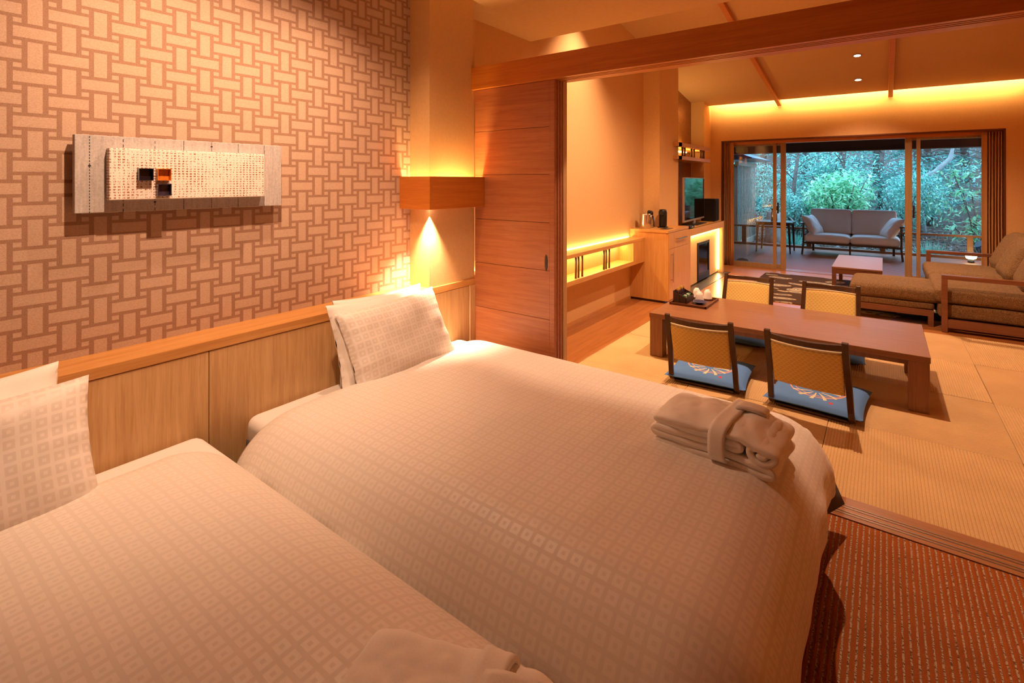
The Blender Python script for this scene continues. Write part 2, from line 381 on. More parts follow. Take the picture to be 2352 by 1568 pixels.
def tag(o, label=None, cat=None, group=None, kind=None):
    if label: o['label'] = label
    if cat: o['category'] = cat
    if group: o['group'] = group
    if kind: o['kind'] = kind
    return o
def thing(name, label, cat, loc=(0, 0, 0), rz=0, group=None):
    o = bpy.data.objects.new(name, None); COL.objects.link(o); o.location = loc; o.rotation_euler = (0, 0, rz); o.empty_display_size = .1
    return tag(o, label, cat, group)
def struct(name, label=None):
    o = bpy.data.objects.new(name, None); COL.objects.link(o); o['kind'] = 'structure'
    if label: o['label'] = label
    return o
def copy_tree(o, parent=None):
    c = o.copy(); COL.objects.link(c); c.parent = parent
    for ch in list(o.children): copy_tree(ch, c)
    return c
def sbox(name, mat, *b, bevel=0, parent=None, label=None):
    o = MB().box(*b).build(name, mat, parent, bevel=bevel)
    if parent is None: o['kind'] = 'structure'
    if label: o['label'] = label
    return o
def light(name, typ, loc, power, color, parent=None, rot=None, target=None, **kw):
    l = bpy.data.lights.new(name, typ); l.energy = power; l.color = color
    for k, v in kw.items(): setattr(l, k, v)
    o = bpy.data.objects.new(name, l); COL.objects.link(o)
    o.location = loc
    if target is not None:
        d = Vector(target)-Vector(loc); o.rotation_euler = d.to_track_quat('-Z', 'Y').to_euler()
    elif rot: o.rotation_euler = rot
    if parent is not None: o.parent = parent
    return o
def nz(x, y, z=0, s=1): return noise.noise(Vector((x*s, y*s, z*s)))

# ================================================================== SETTING
XR = 1.75; YB = -1.6; CZ = 2.69; CE = 3.67           # right wall, rear wall, flat ceiling height, its far edge
SL = lambda y: 2.75+.17*(8.99-y)                     # sloping ceiling over the tatami room
# --- floor
fl = sbox('floor', 'floory', -2.75, XR+.1, YB-.1, 9.35, -.2, -.03, label='floor slab under carpet, tatami and boards')
MB().box(-2.44, XR, YB, 2.58, -.03, 0).build('carpet', 'carpet', fl)['label'] = 'rust striped carpet'
def ribbed(w, d, along_y):
    mb = MB(); n = int((w if along_y else d)/.0142); a = (w if along_y else d)-.0025; L = (d if along_y else w)-.0025
    prof = []
    for i in range(n):
        for k, h in ((0, -.0022), (.3, 0), (.7, 0)): prof.append((-a/2+a*(i+k)/n, h))
    prof.append((a/2, -.0022))
    vs = []; fs = []
    for e in (-L/2, L/2):
        for p, h in prof: vs.append((p, e, h) if along_y else (e, p, h))
    k = len(prof)
    for i in range(k-1): fs.append((i, i+1, i+1+k, i+k))
    mb.add(vs, fs)
    b = .03; x = (w-.0025)/2; y = (d-.0025)/2
    mb.add([(-x, -y, -b), (x, -y, -b), (x, y, -b), (-x, y, -b), (-x, -y, -.002), (x, -y, -.002), (x, y, -.002), (-x, y, -.002)], [(0, 1, 5, 4), (1, 2, 6, 5), (2, 3, 7, 6), (3, 0, 4, 7)])
    return mb
TX = [-1.96, -1.115, -.27, .575, 1.42, XR]; TY = [2.755, 3.6275, 4.5, 5.3725, 6.245]
cache = {}
for i in range(5):
    for j in range(4):
        w = TX[i+1]-TX[i]; d = TY[j+1]-TY[j]; ay = (i+j) % 2 == 0; key = (round(w, 3), round(d, 3), ay)
        if key not in cache:
            o = ribbed(w, d, ay).build('tatami_mat', 'tatami', fl); cache[key] = o
        else:
            o = cache[key].copy(); COL.objects.link(o)
        o.location = ((TX[i]+TX[i+1])/2, (TY[j]+TY[j+1])/2, 0)
for i in range(4):                                    # boards beside the tatami, running towards the window
    x0 = -2.52+.14*i; MB().box(x0+.0007, x0+.1393, 2.755, 6.245, -.03, 0).build('floorboard', 'floory', fl, bevel=.0012, seg=1)
nb = 24; bw = (9.137-6.245)/nb
b0 = None
for i in range(nb):
    y0 = 6.245+bw*i
    if b0 is None: b0 = MB().box(-2.7, XR, .0007, bw-.0007, -.03, 0).build('floorboard', 'floorx', fl, bevel=.0012, seg=1); o = b0
    else: o = b0.copy(); COL.objects.link(o)
    o.location = (0, y0, 0)
th = MB().box(-2.26, XR, 2.583, 2.752, -.03, .004).build('threshold', 'thresh', fl)
for yy in (2.612, 2.63, 2.662, 2.68): MB().box(-1.6, XR, yy, yy+.006, .003, .0055).build('track_rail', 'metal_rail', th)

# --- bedroom side
o = MB().box(-2.6, -2.44, YB, 2.60, 0, CZ).build('wall_left', 'wallpaper'); tag(o, kind='structure', label='wallpapered headboard wall with raised basket weave pattern')
sbox('wall_left', 'plaster2', -2.439, -2.262, 2.19, 2.613, .787, CZ, label='plaster column beside the sliding doors')
sbox('wall_front', 'plaster', -2.6, XR+.1, YB-.1, YB, 0, CZ)
sbox('wall_right', 'plaster', XR, XR+.1, YB, 9.35, 0, 3.75)
sbox('ceiling', 'ceil', -2.75, XR+.1, YB-.1, CE, CZ, CZ+.08, label='flat ceiling over the beds')
sbox('wall_transom', 'ceil', -2.75, XR+.1, CE-.06, CE, CZ+.08, 3.75)
# --- living side
sbox('wall_left', 'plaster', -2.72, -2.52, 2.60, 6.277, 0, 3.75, label='plain plaster wall behind the lit shelf')
sbox('wall_left', 'plaster', -2.72, -2.305, 6.277, 7.005, 0, 3.3, label='plaster pier beside the television niche')
sbox('wall_left', 'mosaic', -2.75, -2.655, 7.005, 8.75, 0, 3.1, label='glittering panel at the back of the television niche')
sbox('wall_left', 'plaster', -2.72, -2.44, 8.73, 9.15, 0, 2.98, label='plaster pier between niche and curtain')
mb = MB(); mb.prism([(CE-.03, SL(CE)), (8.99, SL(8.99)), (8.99, SL(8.99)+.05), (CE-.03, SL(CE)+.05)], -2.75, XR+.05, 'x')
o = mb.build('ceiling', 'ceil'); tag(o, kind='structure', label='sloping ceiling over the tatami room')
sbox('wall_back', 'plaster', -2.75, -2.263, 9.137, 9.35, 0, 3.02)
sbox('wall_back', 'plaster', 1.286, XR+.1, 9.137, 9.35, 0, 3.02)
sbox('wall_back', 'plaster', -2.263, 1.286, 9.137, 9.35, 2.141, 3.02, label='wall above the garden window washed by cove light')
sbox('ceiling', 'ceil', -2.75, XR+.1, 8.80, 9.4, 3.0, 3.06, label='top of the light cove')
# baseboards
sbox('baseboard_left', 'oak_y', -2.52, -2.508, 2.76, 5.84, 0, .045)
# cove light strip above the ceiling edge
cv = thing('cove_light', 'long warm strip light hidden above the sloping ceiling edge', 'light', (-.35, 8.9, 2.84))
MB().box(-2.4, XR-.02, 8.86, 8.93, 2.825, 2.85).build('strip', 'led', cv, (-.35, 8.9, 2.84))
light('cove_lamp', 'AREA', (0, .06, .03), 36, LED, cv, target=(0, .26, -.16), shape='RECTANGLE', size=4.0, size_y=.03)

# ceiling battens on the slope
for bx in (-1.36, .078, 1.5):
    mb = MB(); y0, y1 = CE+.0, 9.12
    mb.prism([(y0, SL(y0)-.06), (y1, SL(y1)-.06), (y1, SL(y1)+.004), (y0, SL(y0)+.004)], bx-.028, bx+.028, 'x')
    o = mb.build('trim_1' if bx < 0 else ('trim_2' if bx < 1 else 'trim_5'), 'oak_x', bevel=.003); tag(o, kind='structure', label='wooden batten running down the sloping ceiling')

# beam (kamoi) with sliding grooves
bm_ = struct('trim_3', 'long wooden lintel beam with door grooves')
MB().box(-2.262, XR, 2.58, 2.755, 2.09, 2.222).build('beam', 'oak_x', bm_, bevel=.002)
for a, b in ((2.58, 2.612), (2.626, 2.640), (2.654, 2.668), (2.682, 2.755)): MB().box(-2.262, XR, a, b, 2.073, 2.0905).build('groove_lip', 'oak_x', bm_)

# sliding doors stacked at the left
def sliding_door(n, y0, y1, x1, front):
    d = struct('door_%d' % n, 'sliding door of horizontal veneer boards' if front else 'sliding door leaf parked behind')
    zs = [.006, .297, .596, .897, 1.193, 1.492, 1.7875, 2.074]
    for a, b in zip(zs, zs[1:]):
        MB().box(-2.258, x1-.036, y0, y1, a+.0012, b-.0012).build('board', 'door', d, bevel=.0015, seg=1)
    MB().box(x1-.036, x1, y0-.0015, y1+.0015, .006, 2.074).build('stile', 'door', d, bevel=.002)
    MB().box(-2.256, x1-.04, y0+.006, y1-.006, .006, 2.074).build('core', 'door_dark', d)
    return d
d1 = sliding_door(1, 2.615, 2.641, -1.616, True)
mb = MB()
x0 = -1.674
poly = [(x0+.008*math.cos(t), .945+.047*math.sin(t)) for t in [2*PI*k/16 for k in range(16)]]
mb.prism(poly, 2.6125, 2.617, 'y'); pl = mb.build('door_pull', 'iron', d1); pl['label'] = 'dark oval finger pull'
mb = MB(); poly = [(x0-.004+.011*math.cos(t), .945+.052*math.sin(t)) for t in [2*PI*k/16 for k in range(16)]]
mb.prism(poly, 2.6132, 2.617, 'y').build('pull_rim', 'brass', pl)
sliding_door(2, 2.648, 2.670, -1.614, False)
d3 = sliding_door(3, 2.677, 2.699, -1.612, False)
o = sbox('trim_4', 'oak_z', -2.26, -1.609, 2.706, 2.753, .0, 2.074, bevel=.002, label='door jamb board at the tatami side')

# headboard with ledge
hb = thing('headboard', 'long oak headboard with a deep ledge under the wallpaper', 'headboard', (-2.345, .5, 0))
HO = (-2.345, .5, 0)
MB().box(-2.44, -2.252, YB+.01, 2.613, .745, .787).build('ledge', 'oak_y', hb, HO, bevel=.002)
ed = [YB+.02, -.7, .10, .924, 1.748, 2.555]
for a, b in zip(ed, ed[1:]): MB().box(-2.43, -2.256, a+.0015, b-.0015, .0, .742).build('panel', 'oak_z', hb, HO, bevel=.0015, seg=1)
MB().box(-2.43, -2.251, 2.558, 2.613, 0, .744).build('end_post', 'oak_z', hb, HO, bevel=.002)
MB().box(-2.438, -2.262, YB+.02, 2.59, .0, .744).build('backing', 'door_dark', hb, HO)

# --- corner sconce
sc = thing('corner_sconce', 'square wooden light box wrapped around the column corner', 'lamp', (-2.262, 2.19, 1.28)); SO = (-2.262, 2.19, 1.28)
MB().box(-2.438, -2.17, 2.102, 2.124, 1.279, 1.4785).build('front_board', 'oak_x', sc, SO, bevel=.0015)
MB().box(-2.192, -2.17, 2.124, 2.612, 1.279, 1.4785).build('side_board', wood('sconce_side', lin('#b4621f'), lin('#cc7d2e'), 'y', 1, .4), sc, SO, bevel=.0015)
MB().box(-2.438, -2.192, 2.124, 2.189, 1.30, 1.312).build('shelf_plate', 'oak_x', sc, SO)
MB().box(-2.261, -2.192, 2.189, 2.611, 1.30, 1.312).build('shelf_plate', 'oak_x', sc, SO)
MB().box(-2.40, -2.21, 2.135, 2.15, 1.315, 1.322).build('led_strip', 'led', sc, SO)
MB().box(-2.205, -2.198, 2.16, 2.56, 1.315, 1.322).build('led_strip', 'led', sc, SO)
light('uplight', 'AREA', (-2.33-SO[0], 2.155-SO[1], 1.33-SO[2]), 3.2, LED, sc, rot=(PI, 0, 0), shape='RECTANGLE', size=.18, size_y=.03)
light('uplight', 'AREA', (-2.225-SO[0], 2.38-SO[1], 1.33-SO[2]), 6, LED, sc, rot=(PI, 0, 0), shape='RECTANGLE', size=.03, size_y=.36)
MB().lathe([(.0, .0), (.016, .0), (.017, .012), (.0, .012)], (-2.236, 2.163, 1.282), 16).build('downlight_lens', 'lampface', sc, SO)
light('downlight', 'SPOT', (-2.236-SO[0], 2.163-SO[1], 1.278-SO[2]), 120, (1, .68, .44), sc, target=(-2.20-SO[0], 2.12-SO[1], .3-SO[2]), spot_size=math.radians(80), spot_blend=.8, shadow_soft_size=.010)

# ================================================================== LIGHT FIXTURES
def downlight(x, y, z, power, size, blend, label, target=None, color=WARM, soft=.03, tilt=0, off=True):
    d = thing('downlight', label, 'ceiling light', (x, y, z))
    MB().lathe([(.036, -.004), (.050, -.004), (.052, .004), (.036, .006), (.036, -.004)], (0, 0, 0), 24, False).build('trim_ring', 'silver', d).rotation_euler = (tilt, 0, 0)
    MB().lathe([(.0, .0), (.034, .0), (.034, .004), (.0, .004)], (0, 0, 0), 20).build('lens', 'lampface', d).rotation_euler = (tilt, 0, 0)
    t = target or (x, y, 0)
    light('ceiling_downlight_offscreen' if off else 'ceiling_downlight_lamp', 'SPOT', (0, 0, -.012), power, color, d, target=(t[0]-x, t[1]-y, t[2]-z), spot_size=math.radians(size), spot_blend=blend, shadow_soft_size=soft)
    return d
# the first two hang in the bed ceiling above the frame (artwork shadow, bright column head), the next two in the
# vault hidden behind the flat ceiling (table shadows, scallop on the plaster wall); the last pair is in view
downlight(-1.48, .78, CZ-.005, 120, 104, 1.0, 'ceiling downlight aimed at the wall artwork', (-2.36, .85, 1.45), soft=.02)
downlight(-1.92, 1.45, CZ-.005, 60, 125, .95, 'ceiling downlight over the pillows beside the column')
TI = -math.atan(.17)
downlight(-.56, 4.35, SL(4.35)-.008, 315, 135, .6, 'ceiling downlight over the low table', tilt=TI)
downlight(-2.12, 4.45, SL(4.45)-.008, 225, 84, .9, 'ceiling downlight beside the plain plaster wall', tilt=TI)
downlight(-.263, 7.49, SL(7.49)-.008, 240, 132, .85, 'upper one of two ceiling downlights before the window', tilt=TI, off=False)
downlight(-.284, 8.38, SL(8.38)-.008, 110, 120, .95, 'lower one of two ceiling downlights before the window', tilt=TI, off=False)

# ================================================================== BEDS
def duvet(cy, seed, x_head=-2.03, x_foot=-.36, hw=.49, r=.25, z0=.522, hang=.10, hang_side=.10):
    rf = .20
    Lf = (x_foot-x_head); ex = rf*PI/2+hang; ey = r*PI/2+hang_side
    def pos(a, b):
        s = x_head+(Lf+ex)*a; t = -(hw+ey)+2*(hw+ey)*b
        dx = max(s-x_foot, 0); dy = max(abs(t)-hw, 0); sg = 1 if t > 0 else -1
        e = math.hypot(dx, dy); x = min(s, x_foot); y = max(-hw, min(hw, t)); z = z0
        if e > 0:
            rr = (rf*dx+r*dy)/(dx+dy); q = e/rr
            if q < PI/2: off, dr = rr*math.sin(q), rr*(1-math.cos(q))
            else: off, dr = rr+.0, rr+(e-rr*PI/2)
            x += dx/e*off; y += sg*dy/e*off; z -= dr
            if q > 1.2: x += .012*nz(t*6, 3+seed)*min(1, dx*20); y += sg*.014*nz(s*6, 7+seed)*min(1, dy*20)
        edge = min(1, max(0, (s-x_head)/.16)); z -= (1-edge)**2*.055
        inner = max(0, 1-(t/(hw+.1))**4)
        z += inner*(.022*nz(s*1.7, t*1.9, seed)+.010*nz(s*4.3, t*3.7, seed+5)+.0035*nz(s*13, t*9, seed+2))+inner*.02*math.sin(PI*min(1, max(0, (s-x_head)/2.0)))
        z = max(z, .285)
        return (x, cy+y, z)
    return MB().grid(120, 110, pos, lambda a, b: ((Lf+ex)*a, 2*(hw+ey)*b))
def bed(cy, seed, label, dlabel, off, hw):
    B = thing('bed', label, 'bed', (-1.2, cy, 0)); O = (-1.2, cy, 0); w = .70
    MB().box(-2.245, -.24, cy-w+.03, cy+w-.03, .04, .20).build('bed_base', 'dark', B, O, bevel=.01)
    for sx in (-2.1, -.4):
        for sy in (-.55, .55): MB().box(sx-.03, sx+.03, cy+sy-.03, cy+sy+.03, 0, .06).build('leg', 'dark', B, O)
    MB().box(-2.247, -.23, cy-w+.01, cy+w-.01, .19, .425).build('mattress', 'sheet', B, O, bevel=.045, seg=4, smooth=True)
    # dark grey valance
    mb = MB(); pts = []
    def ring(a):
        P = [(-2.2, -w), (-.215, -w), (-.215, w), (-2.2, w)]; L = [1.985, 1.4, 1.985]; q = a*sum(L)
        for i, l in enumerate(L):
            if q <= l or i == 2:
                k = min(1, q/l); return P[i][0]+(P[i+1][0]-P[i][0])*k, P[i][1]+(P[i+1][1]-P[i][1])*k
            q -= l
    def val(a, b):
        x, y = ring(a); fl_ = (1-b)*(.012+.008*math.sin(a*60)); c = max(0, 1-math.hypot(x+.215, abs(y)-w)/.12)
        x += fl_+(1-b)*c*.075; y += (fl_+(1-b)*c*.06)*(1 if y > 0 else -1)
        return (x, cy+y, .10+.24*b)
    mb.grid(160, 6, val).build('valance', 'skirt', B, O, solid=.004, smooth=True)['label'] = 'dark grey valance with flared corner'
    D = duvet(cy+off, seed, hw=hw).build('duvet', 'damask', None, (-1.2, cy, .5), smooth=True, solid=.012)
    D.location = (-1.2, cy, .5); tag(D, dlabel, 'duvet')
    return B
bed(1.75, 11, 'bed beside the sliding doors with dark grey valance', 'white duvet with woven squares on the bed beside the sliding doors', -.085, .515)
bed(.20, 23, 'bed under the wall artwork away from the doors', 'white duvet with woven squares on the bed under the wall artwork', -.06, .52)

def pillow_mesh(w, h, t, seed, wr=.012):
    mb = MB()
    def side(sg):
        def f(a, b):
            u = 2*a-1; v = 2*b-1
            th = t/2*max(0, (1-u**4)*(1-v**4))**.55
            x = w/2*u*(1-.055*(1-v*v)); y = h/2*v*(1-.075*(1-u*u))
            rim = (1-abs(u)**6)*(1-abs(v)**6)
            n = wr*(nz(x*7, y*7, seed+sg)+.6*nz(x*17, y*9, seed+sg+3))*rim + .010*(abs(u)**3)*nz(y*22, seed)*(1-abs(v)**8)
            return (x, y, sg*(th+n))
        return f
    uv = lambda a, b: (w*(a-.5), h*(b-.5))
    mb.grid(46, 34, side(1), uv); mb.grid(46, 34, side(-1), uv)
    return mb
def pillow(name, label, cat, c, w, h, t, lean, yaw, roll, seed, mat, group=None, wr=.012):
    o = pillow_mesh(w, h, t, seed, wr).build(name, mat, smooth=True)
    # local x -> width (world +y), local y -> up the pillow, local z -> towards the foot (+x)
    bm = bmesh.new(); bm.from_mesh(o.data); bmesh.ops.remove_doubles(bm, verts=bm.verts, dist=.0008); bmesh.ops.recalc_face_normals(bm, faces=bm.faces); bm.to_mesh(o.data); bm.free(); o.data.shade_smooth()
    B = Matrix(((0, 0, 1), (1, 0, 0), (0, 1, 0))).to_4x4()      # columns: x->+y, y->+z, z->+x
    R = Matrix.Rotation(yaw, 4, 'Z') @ Matrix.Rotation(-lean, 4, 'Y') @ Matrix.Rotation(roll, 4, 'X') @ B
    o.matrix_world = Matrix.Translation(c) @ R
    return tag(o, label, cat, group)
PW = .60
pillow('pillow', 'patterned white pillow standing in front of the others by the corner light', 'pillow', (-1.985, 1.715, .655), .62, .41, .15, math.radians(27), -.06, .05, 3, 'pillow_damask')
pillow('pillow', 'plain white pillow sandwiched behind the patterned one by the corner light', 'pillow', (-2.075, 1.69, .655), .60, .42, .13, math.radians(20), .02, -.01, 5, 'sheet', wr=.018)
pillow('pillow', 'plain white pillow against the headboard under the corner light', 'pillow', (-2.165, 1.76, .645), .60, .42, .12, math.radians(10), .03, -.02, 8, 'sheet', wr=.018)
pillow('pillow', 'patterned white pillow standing in front on the bed under the artwork', 'pillow', (-1.985, .165, .645), .64, .40, .15, math.radians(26), -.02, .0, 13, 'pillow_damask')
pillow('pillow', 'plain white pillow behind the patterned one under the artwork', 'pillow', (-2.12, .14, .65), .60, .42, .13, math.radians(14), .02, .02, 15, 'sheet', wr=.018)

# folded bathrobes
def robe(loc, rz, label, seed):
    T = thing('bathrobe', label, 'bathrobe', loc, rz); T.scale = (.93, .93, .93)
    c = (.168, .084); path = []
    for k in range(34):
        q = k/33; t = -3.0+q*(2*PI*1.25+1.35); r_ = .008+.034*q; path.append((c[0]+r_*1.15*math.cos(t), c[1]+r_*math.sin(t)))
    path += [(.13, .125), (.07, .127), (.0, .124), (-.07, .120), (-.13, .114), (-.18, .107), (-.203, .100), (-.206, .092), (-.18, .088), (-.10, .092), (0, .094), (.085, .094), (.108, .086), (.106, .074), (.085, .066), (0, .066), (-.10, .064), (-.19, .062), (-.212, .054), (-.212, .044), (-.19, .038), (-.05, .038), (.1, .038), (.19, .036), (.214, .028), (.212, .018), (.19, .0115), (0, .011), (-.2, .011)]
    P = [Vector((x, 0, z)) for x, z in path]; d = [0]
    for i in range(1, len(P)): d.append(d[-1]+(P[i]-P[i-1]).length)
    px = [p.x for p in P]; pz = [p.z for p in P]; n = 150
    def f(a, b):
        q = a*d[-1]; x = float(np.interp(q, d, px)); z = float(np.interp(q, d, pz)); v = 2*b-1
        y = .135*v*(1+.05*nz(q*5, seed)+.03*nz(q*16, seed+3)); top = max(0, min(1, (z-.085)/.03))
        y += .012*nz(x*6, z*8, seed+1)
        x += .006*nz(y*9, z*20, seed)+.004*nz(y*24, q*6, seed)
        z += top*(.008*nz(x*7, y*10, seed)+.012*nz(x*20+y*7, y*4, seed+6)+.006*nz(x*44, y*30, seed)) - .022*top*abs(v)**4 + .004*nz(q*9, y*12, seed)
        if z < .012: z = max(z, .009)
        return (x, y, z)
    o = MB().grid(n, 30, f).build('folded_towelling', 'terry', T, smooth=True)
    w_ = o.modifiers.new('s', 'SOLIDIFY'); w_.thickness = .0255; w_.offset = 0
    w_ = o.modifiers.new('b', 'SUBSURF'); w_.levels = 1; w_.render_levels = 1
    prof = []
    for k in range(40):
        t = 2*PI*k/39; cc_, ss = math.cos(t), math.sin(t); prof.append((.150*abs(cc_)**.45*(1 if cc_ > 0 else -1), .072+.070*abs(ss)**.55*(1 if ss > 0 else -1)))
    def band(a, b):
        p = prof[min(39, int(round(b*39)))]; return (.045+(a-.5)*.055+.010*p[0]/.15+.006*nz(b*5, seed), p[0]*(1+.02*nz(b*8, a, seed)), max(.004, p[1]+.004*nz(b*12, a*3, seed)))
    bl = MB().grid(6, 40, band).build('belt', 'terry', T, smooth=True, solid=.011)
    def loop(a, b):
        t = PI*(a*1.25-.12); return (.075+.075*math.sin(t)*.9, .035+(b-.5)*.055+.05*a, .140+.018*math.cos(t)+.004*nz(a*5, b*4, seed))
    MB().grid(18, 6, loop).build('belt_bow', 'terry', bl, smooth=True, solid=.012)
    return T
robe((-.455, 1.83, .532), math.radians(-4), 'folded white towelling bathrobe on the bed beside the sliding doors', 2)
robe((-.53, .54, .53), math.radians(18), 'folded white towelling bathrobe on the bed under the wall artwork', 9)

# ================================================================== ARTWORK
A = thing('wall_artwork', 'grey board artwork with textured white panel and three ceramic cups', 'artwork', (-2.44, .911, 1.475)); AO = (-2.44, .911, 1.475)
MB().box(-2.41, -2.38, .519, 1.304, 1.331, 1.623).build('grey_board', 'artgrey', A, AO, bevel=.002)
for yy in (.60, .85, 1.15): MB().box(-2.44, -2.41, yy-.02, yy+.02, 1.42, 1.54).build('hanger', 'ink', A, AO)
for k, yy in enumerate((.562, .665, .771, .876, .985, 1.098, 1.218)):
    for zz in ((1.331, 1.623),):
        n = 26 if k == 0 else 14
        mb = MB()
        for j in range(n):
            a = zz[0]+(zz[1]-zz[0])*j/n; ln = (zz[1]-zz[0])/n*(.55 if k < 3 else .9); wd = .0009 if k > 1 else .0012
            mb.box(-2.3805, -2.3795, yy-wd, yy+wd, a, a+ln)
        mb.lathe([(0, 0)], (0, 0, 0), 3) if False else None
        mb.build('ink_line', 'ink', A, AO)
for yy, zz, r in ((.562, 1.508, .0045), (.985, 1.602, .0045), (.771, 1.366, .0045)):
    MB().prism([(yy+r*math.cos(t), zz+.7*r*math.sin(t)) for t in [2*PI*k/12 for k in range(12)]], -2.381, -2.379, 'x').build('ink_dot', 'ink', A, AO)
MB().box(-2.38, -2.345, .612, 1.202, 1.378, 1.576).build('white_panel', 'artwhite', A, AO, bevel=.003)
for (y0, z0, mt) in ((.700, 1.452, 'glaze_black'), (.7615, 1.452, 'glaze_amber'), (.7625, 1.391, 'glaze_violet')):
    c = MB(); w = .0485; t = .003; d0, d1 = -2.346, -2.322
    c.box(d0, d1, y0, y0+t, z0, z0+w).box(d0, d1, y0+w-t, y0+w, z0, z0+w).box(d0, d1, y0+t, y0+w-t, z0, z0+t).box(d0, d1, y0+t, y0+w-t, z0+w-t, z0+w).box(d0, d0+.004, y0+t, y0+w-t, z0+t, z0+w-t)
    o = c.build('ceramic_cup', mt, A, AO, bevel=.0008, seg=1); o['label'] = {'glaze_black': 'black glazed square cup', 'glaze_amber': 'amber glazed square cup', 'glaze_violet': 'violet black glazed square cup'}[mt]

# ================================================================== TATAMI ROOM
# --- low table
T = thing('low_table', 'long low walnut dining table on the tatami', 'table', (-.668, 4.485, 0)); TO = (-.668, 4.485, 0)
MB().box(-1.57, .234, 4.035, 4.93, .318, .357).build('tabletop', 'table', T, TO, bevel=.003)
MB().box(-1.50, .165, 4.11, 4.86, .27, .319).build('apron', 'table_z', T, TO)
for lx in (-1.566, .125):
    for ly in (4.04, 4.82): MB().box(lx, lx+.105, ly, ly+.105, 0, .3185).build('leg', 'table_z', T, TO, bevel=.003)

# --- legless chairs
def make_chair():
    c = thing('legless_chair', 'x', 'chair')
    def up(sx):
        pts = [(sx*.215, .42, .020), (sx*.215, .20, .018), (sx*.216, .075, .018), (sx*.217, .035, .024), (sx*.217, .010, .046), (sx*.216, -.003, .085), (sx*.214, -.020, .16), (sx*.211, -.048, .26), (sx*.208, -.085, .36), (sx*.206, -.118, .45), (sx*.205, -.142, .527)]
        return MB().sweep(pts, .034, .021, (1, 0, 0))
    for s in (-1, 1): up(s).build('side_frame', 'dark', c, bevel=.003)
    def yb(z): return np.interp(z, [.05, .16, .26, .36, .45, .527], [0, -.02, -.048, -.085, -.118, -.142])
    def bow(u): return .045*(1-u*u)
    pts = [(.19*u, yb(.492)-bow(u), .494-.004*(1-u*u)) for u in [-1+2*k/14 for k in range(15)]]
    MB().sweep(pts, .036, .018, (0, -.28, .96)).build('top_rail', 'dark', c, bevel=.004)
    def panel(off):
        def f(a, b):
            u = 2*a-1; z = .185+b*.268; e = min(1, min(b, 1-b)/.05, min(a, 1-a)/.03); k = math.sqrt(max(0, 1-(1-e)**2))
            return (.192*u, yb(z)-bow(u)*(.55+.45*b)+off*(.35+.65*k), z)
        return f
    mb = MB(); uv = lambda a, b: (.39*a, .27*b); mb.grid(30, 18, panel(.011), uv); mb.grid(30, 18, panel(-.011), uv)
    bk = mb.build('backrest', 'seigaiha', c, smooth=True)
    bm = bmesh.new(); bm.from_mesh(bk.data); bm.edges.ensure_lookup_table()
    be = [e for e in bm.edges if e.is_boundary]; bmesh.ops.bridge_loops(bm, edges=be); bmesh.ops.recalc_face_normals(bm, faces=bm.faces); bm.to_mesh(bk.data); bm.free()
    pts = [(.19*u, yb(.455)-bow(u)+.002, .458) for u in [-1+2*k/14 for k in range(15)]]
    MB().tube(pts, .0065, 6).build('piping', M['piping'], bk, smooth=True)
    MB().box(-.198, .198, .02, .45, .008, .022).build('seat_board', 'dark', c, bevel=.004)
    return c
M['piping'] = fabric('cream_piping', lin('#dcc8a0'), lin('#ead9b6'), 1200)
def cushion_mesh():
    mb = MB(); w = .54
    def side(sg):
        def f(a, b):
            u = 2*a-1; v = 2*b-1; th = .040*max(0, (1-u**6)*(1-v**6))**.6
            x = w/2*u*(1-.05*(1-v*v)); y = w/2*v*(1-.05*(1-u*u))
            n = .004*nz(x*14, y*14, 4)+.003*nz(x*40*(abs(v) > .8), y*10, 9)
            if sg < 0: th *= .6
            return (x, y, .026+sg*th+n*(1-u**8)*(1-v**8))
        return f
    uv = lambda a, b: (w*(a-.5), w*(b-.5)); mb.grid(36, 36, side(1), uv); mb.grid(36, 36, side(-1), uv); return mb
ch = make_chair()
zb = cushion_mesh().build('floor_cushion', 'zabuton', smooth=True)
spots = [(-1.015, 3.60, 3, 'legless chair backed towards the bed at the tray end of the low table', 'blue cushion with flower print on the chair near the tray, bed side'),
         (-.37, 3.585, -5, 'legless chair backed towards the bed at the empty end of the low table', 'blue cushion with flower print on the chair at the empty table end, bed side'),
         (-1.065, 5.20, 181, 'legless chair backed towards the window at the tray end of the low table', 'blue cushion on the chair near the tray, window side'),
         (-.385, 5.20, 180, 'legless chair backed towards the window at the empty end of the low table', 'blue cushion on the chair at the empty table end, window side')]
for i, (x, y, a, l1, l2) in enumerate(spots):
    c = ch if i == 0 else copy_tree(ch); q = zb if i == 0 else zb.copy()
    if i: COL.objects.link(q)
    r = math.radians(a); c.location = (x, y, 0); c.rotation_euler = (0, 0, r)
    q.location = (x-math.sin(r)*.262, y+math.cos(r)*.262, .0235); q.rotation_euler = (0, 0, r+.02)
    tag(c, l1, 'chair', 'legless chairs around the low table'); tag(q, l2, 'cushion', 'blue cushions on the legless chairs')

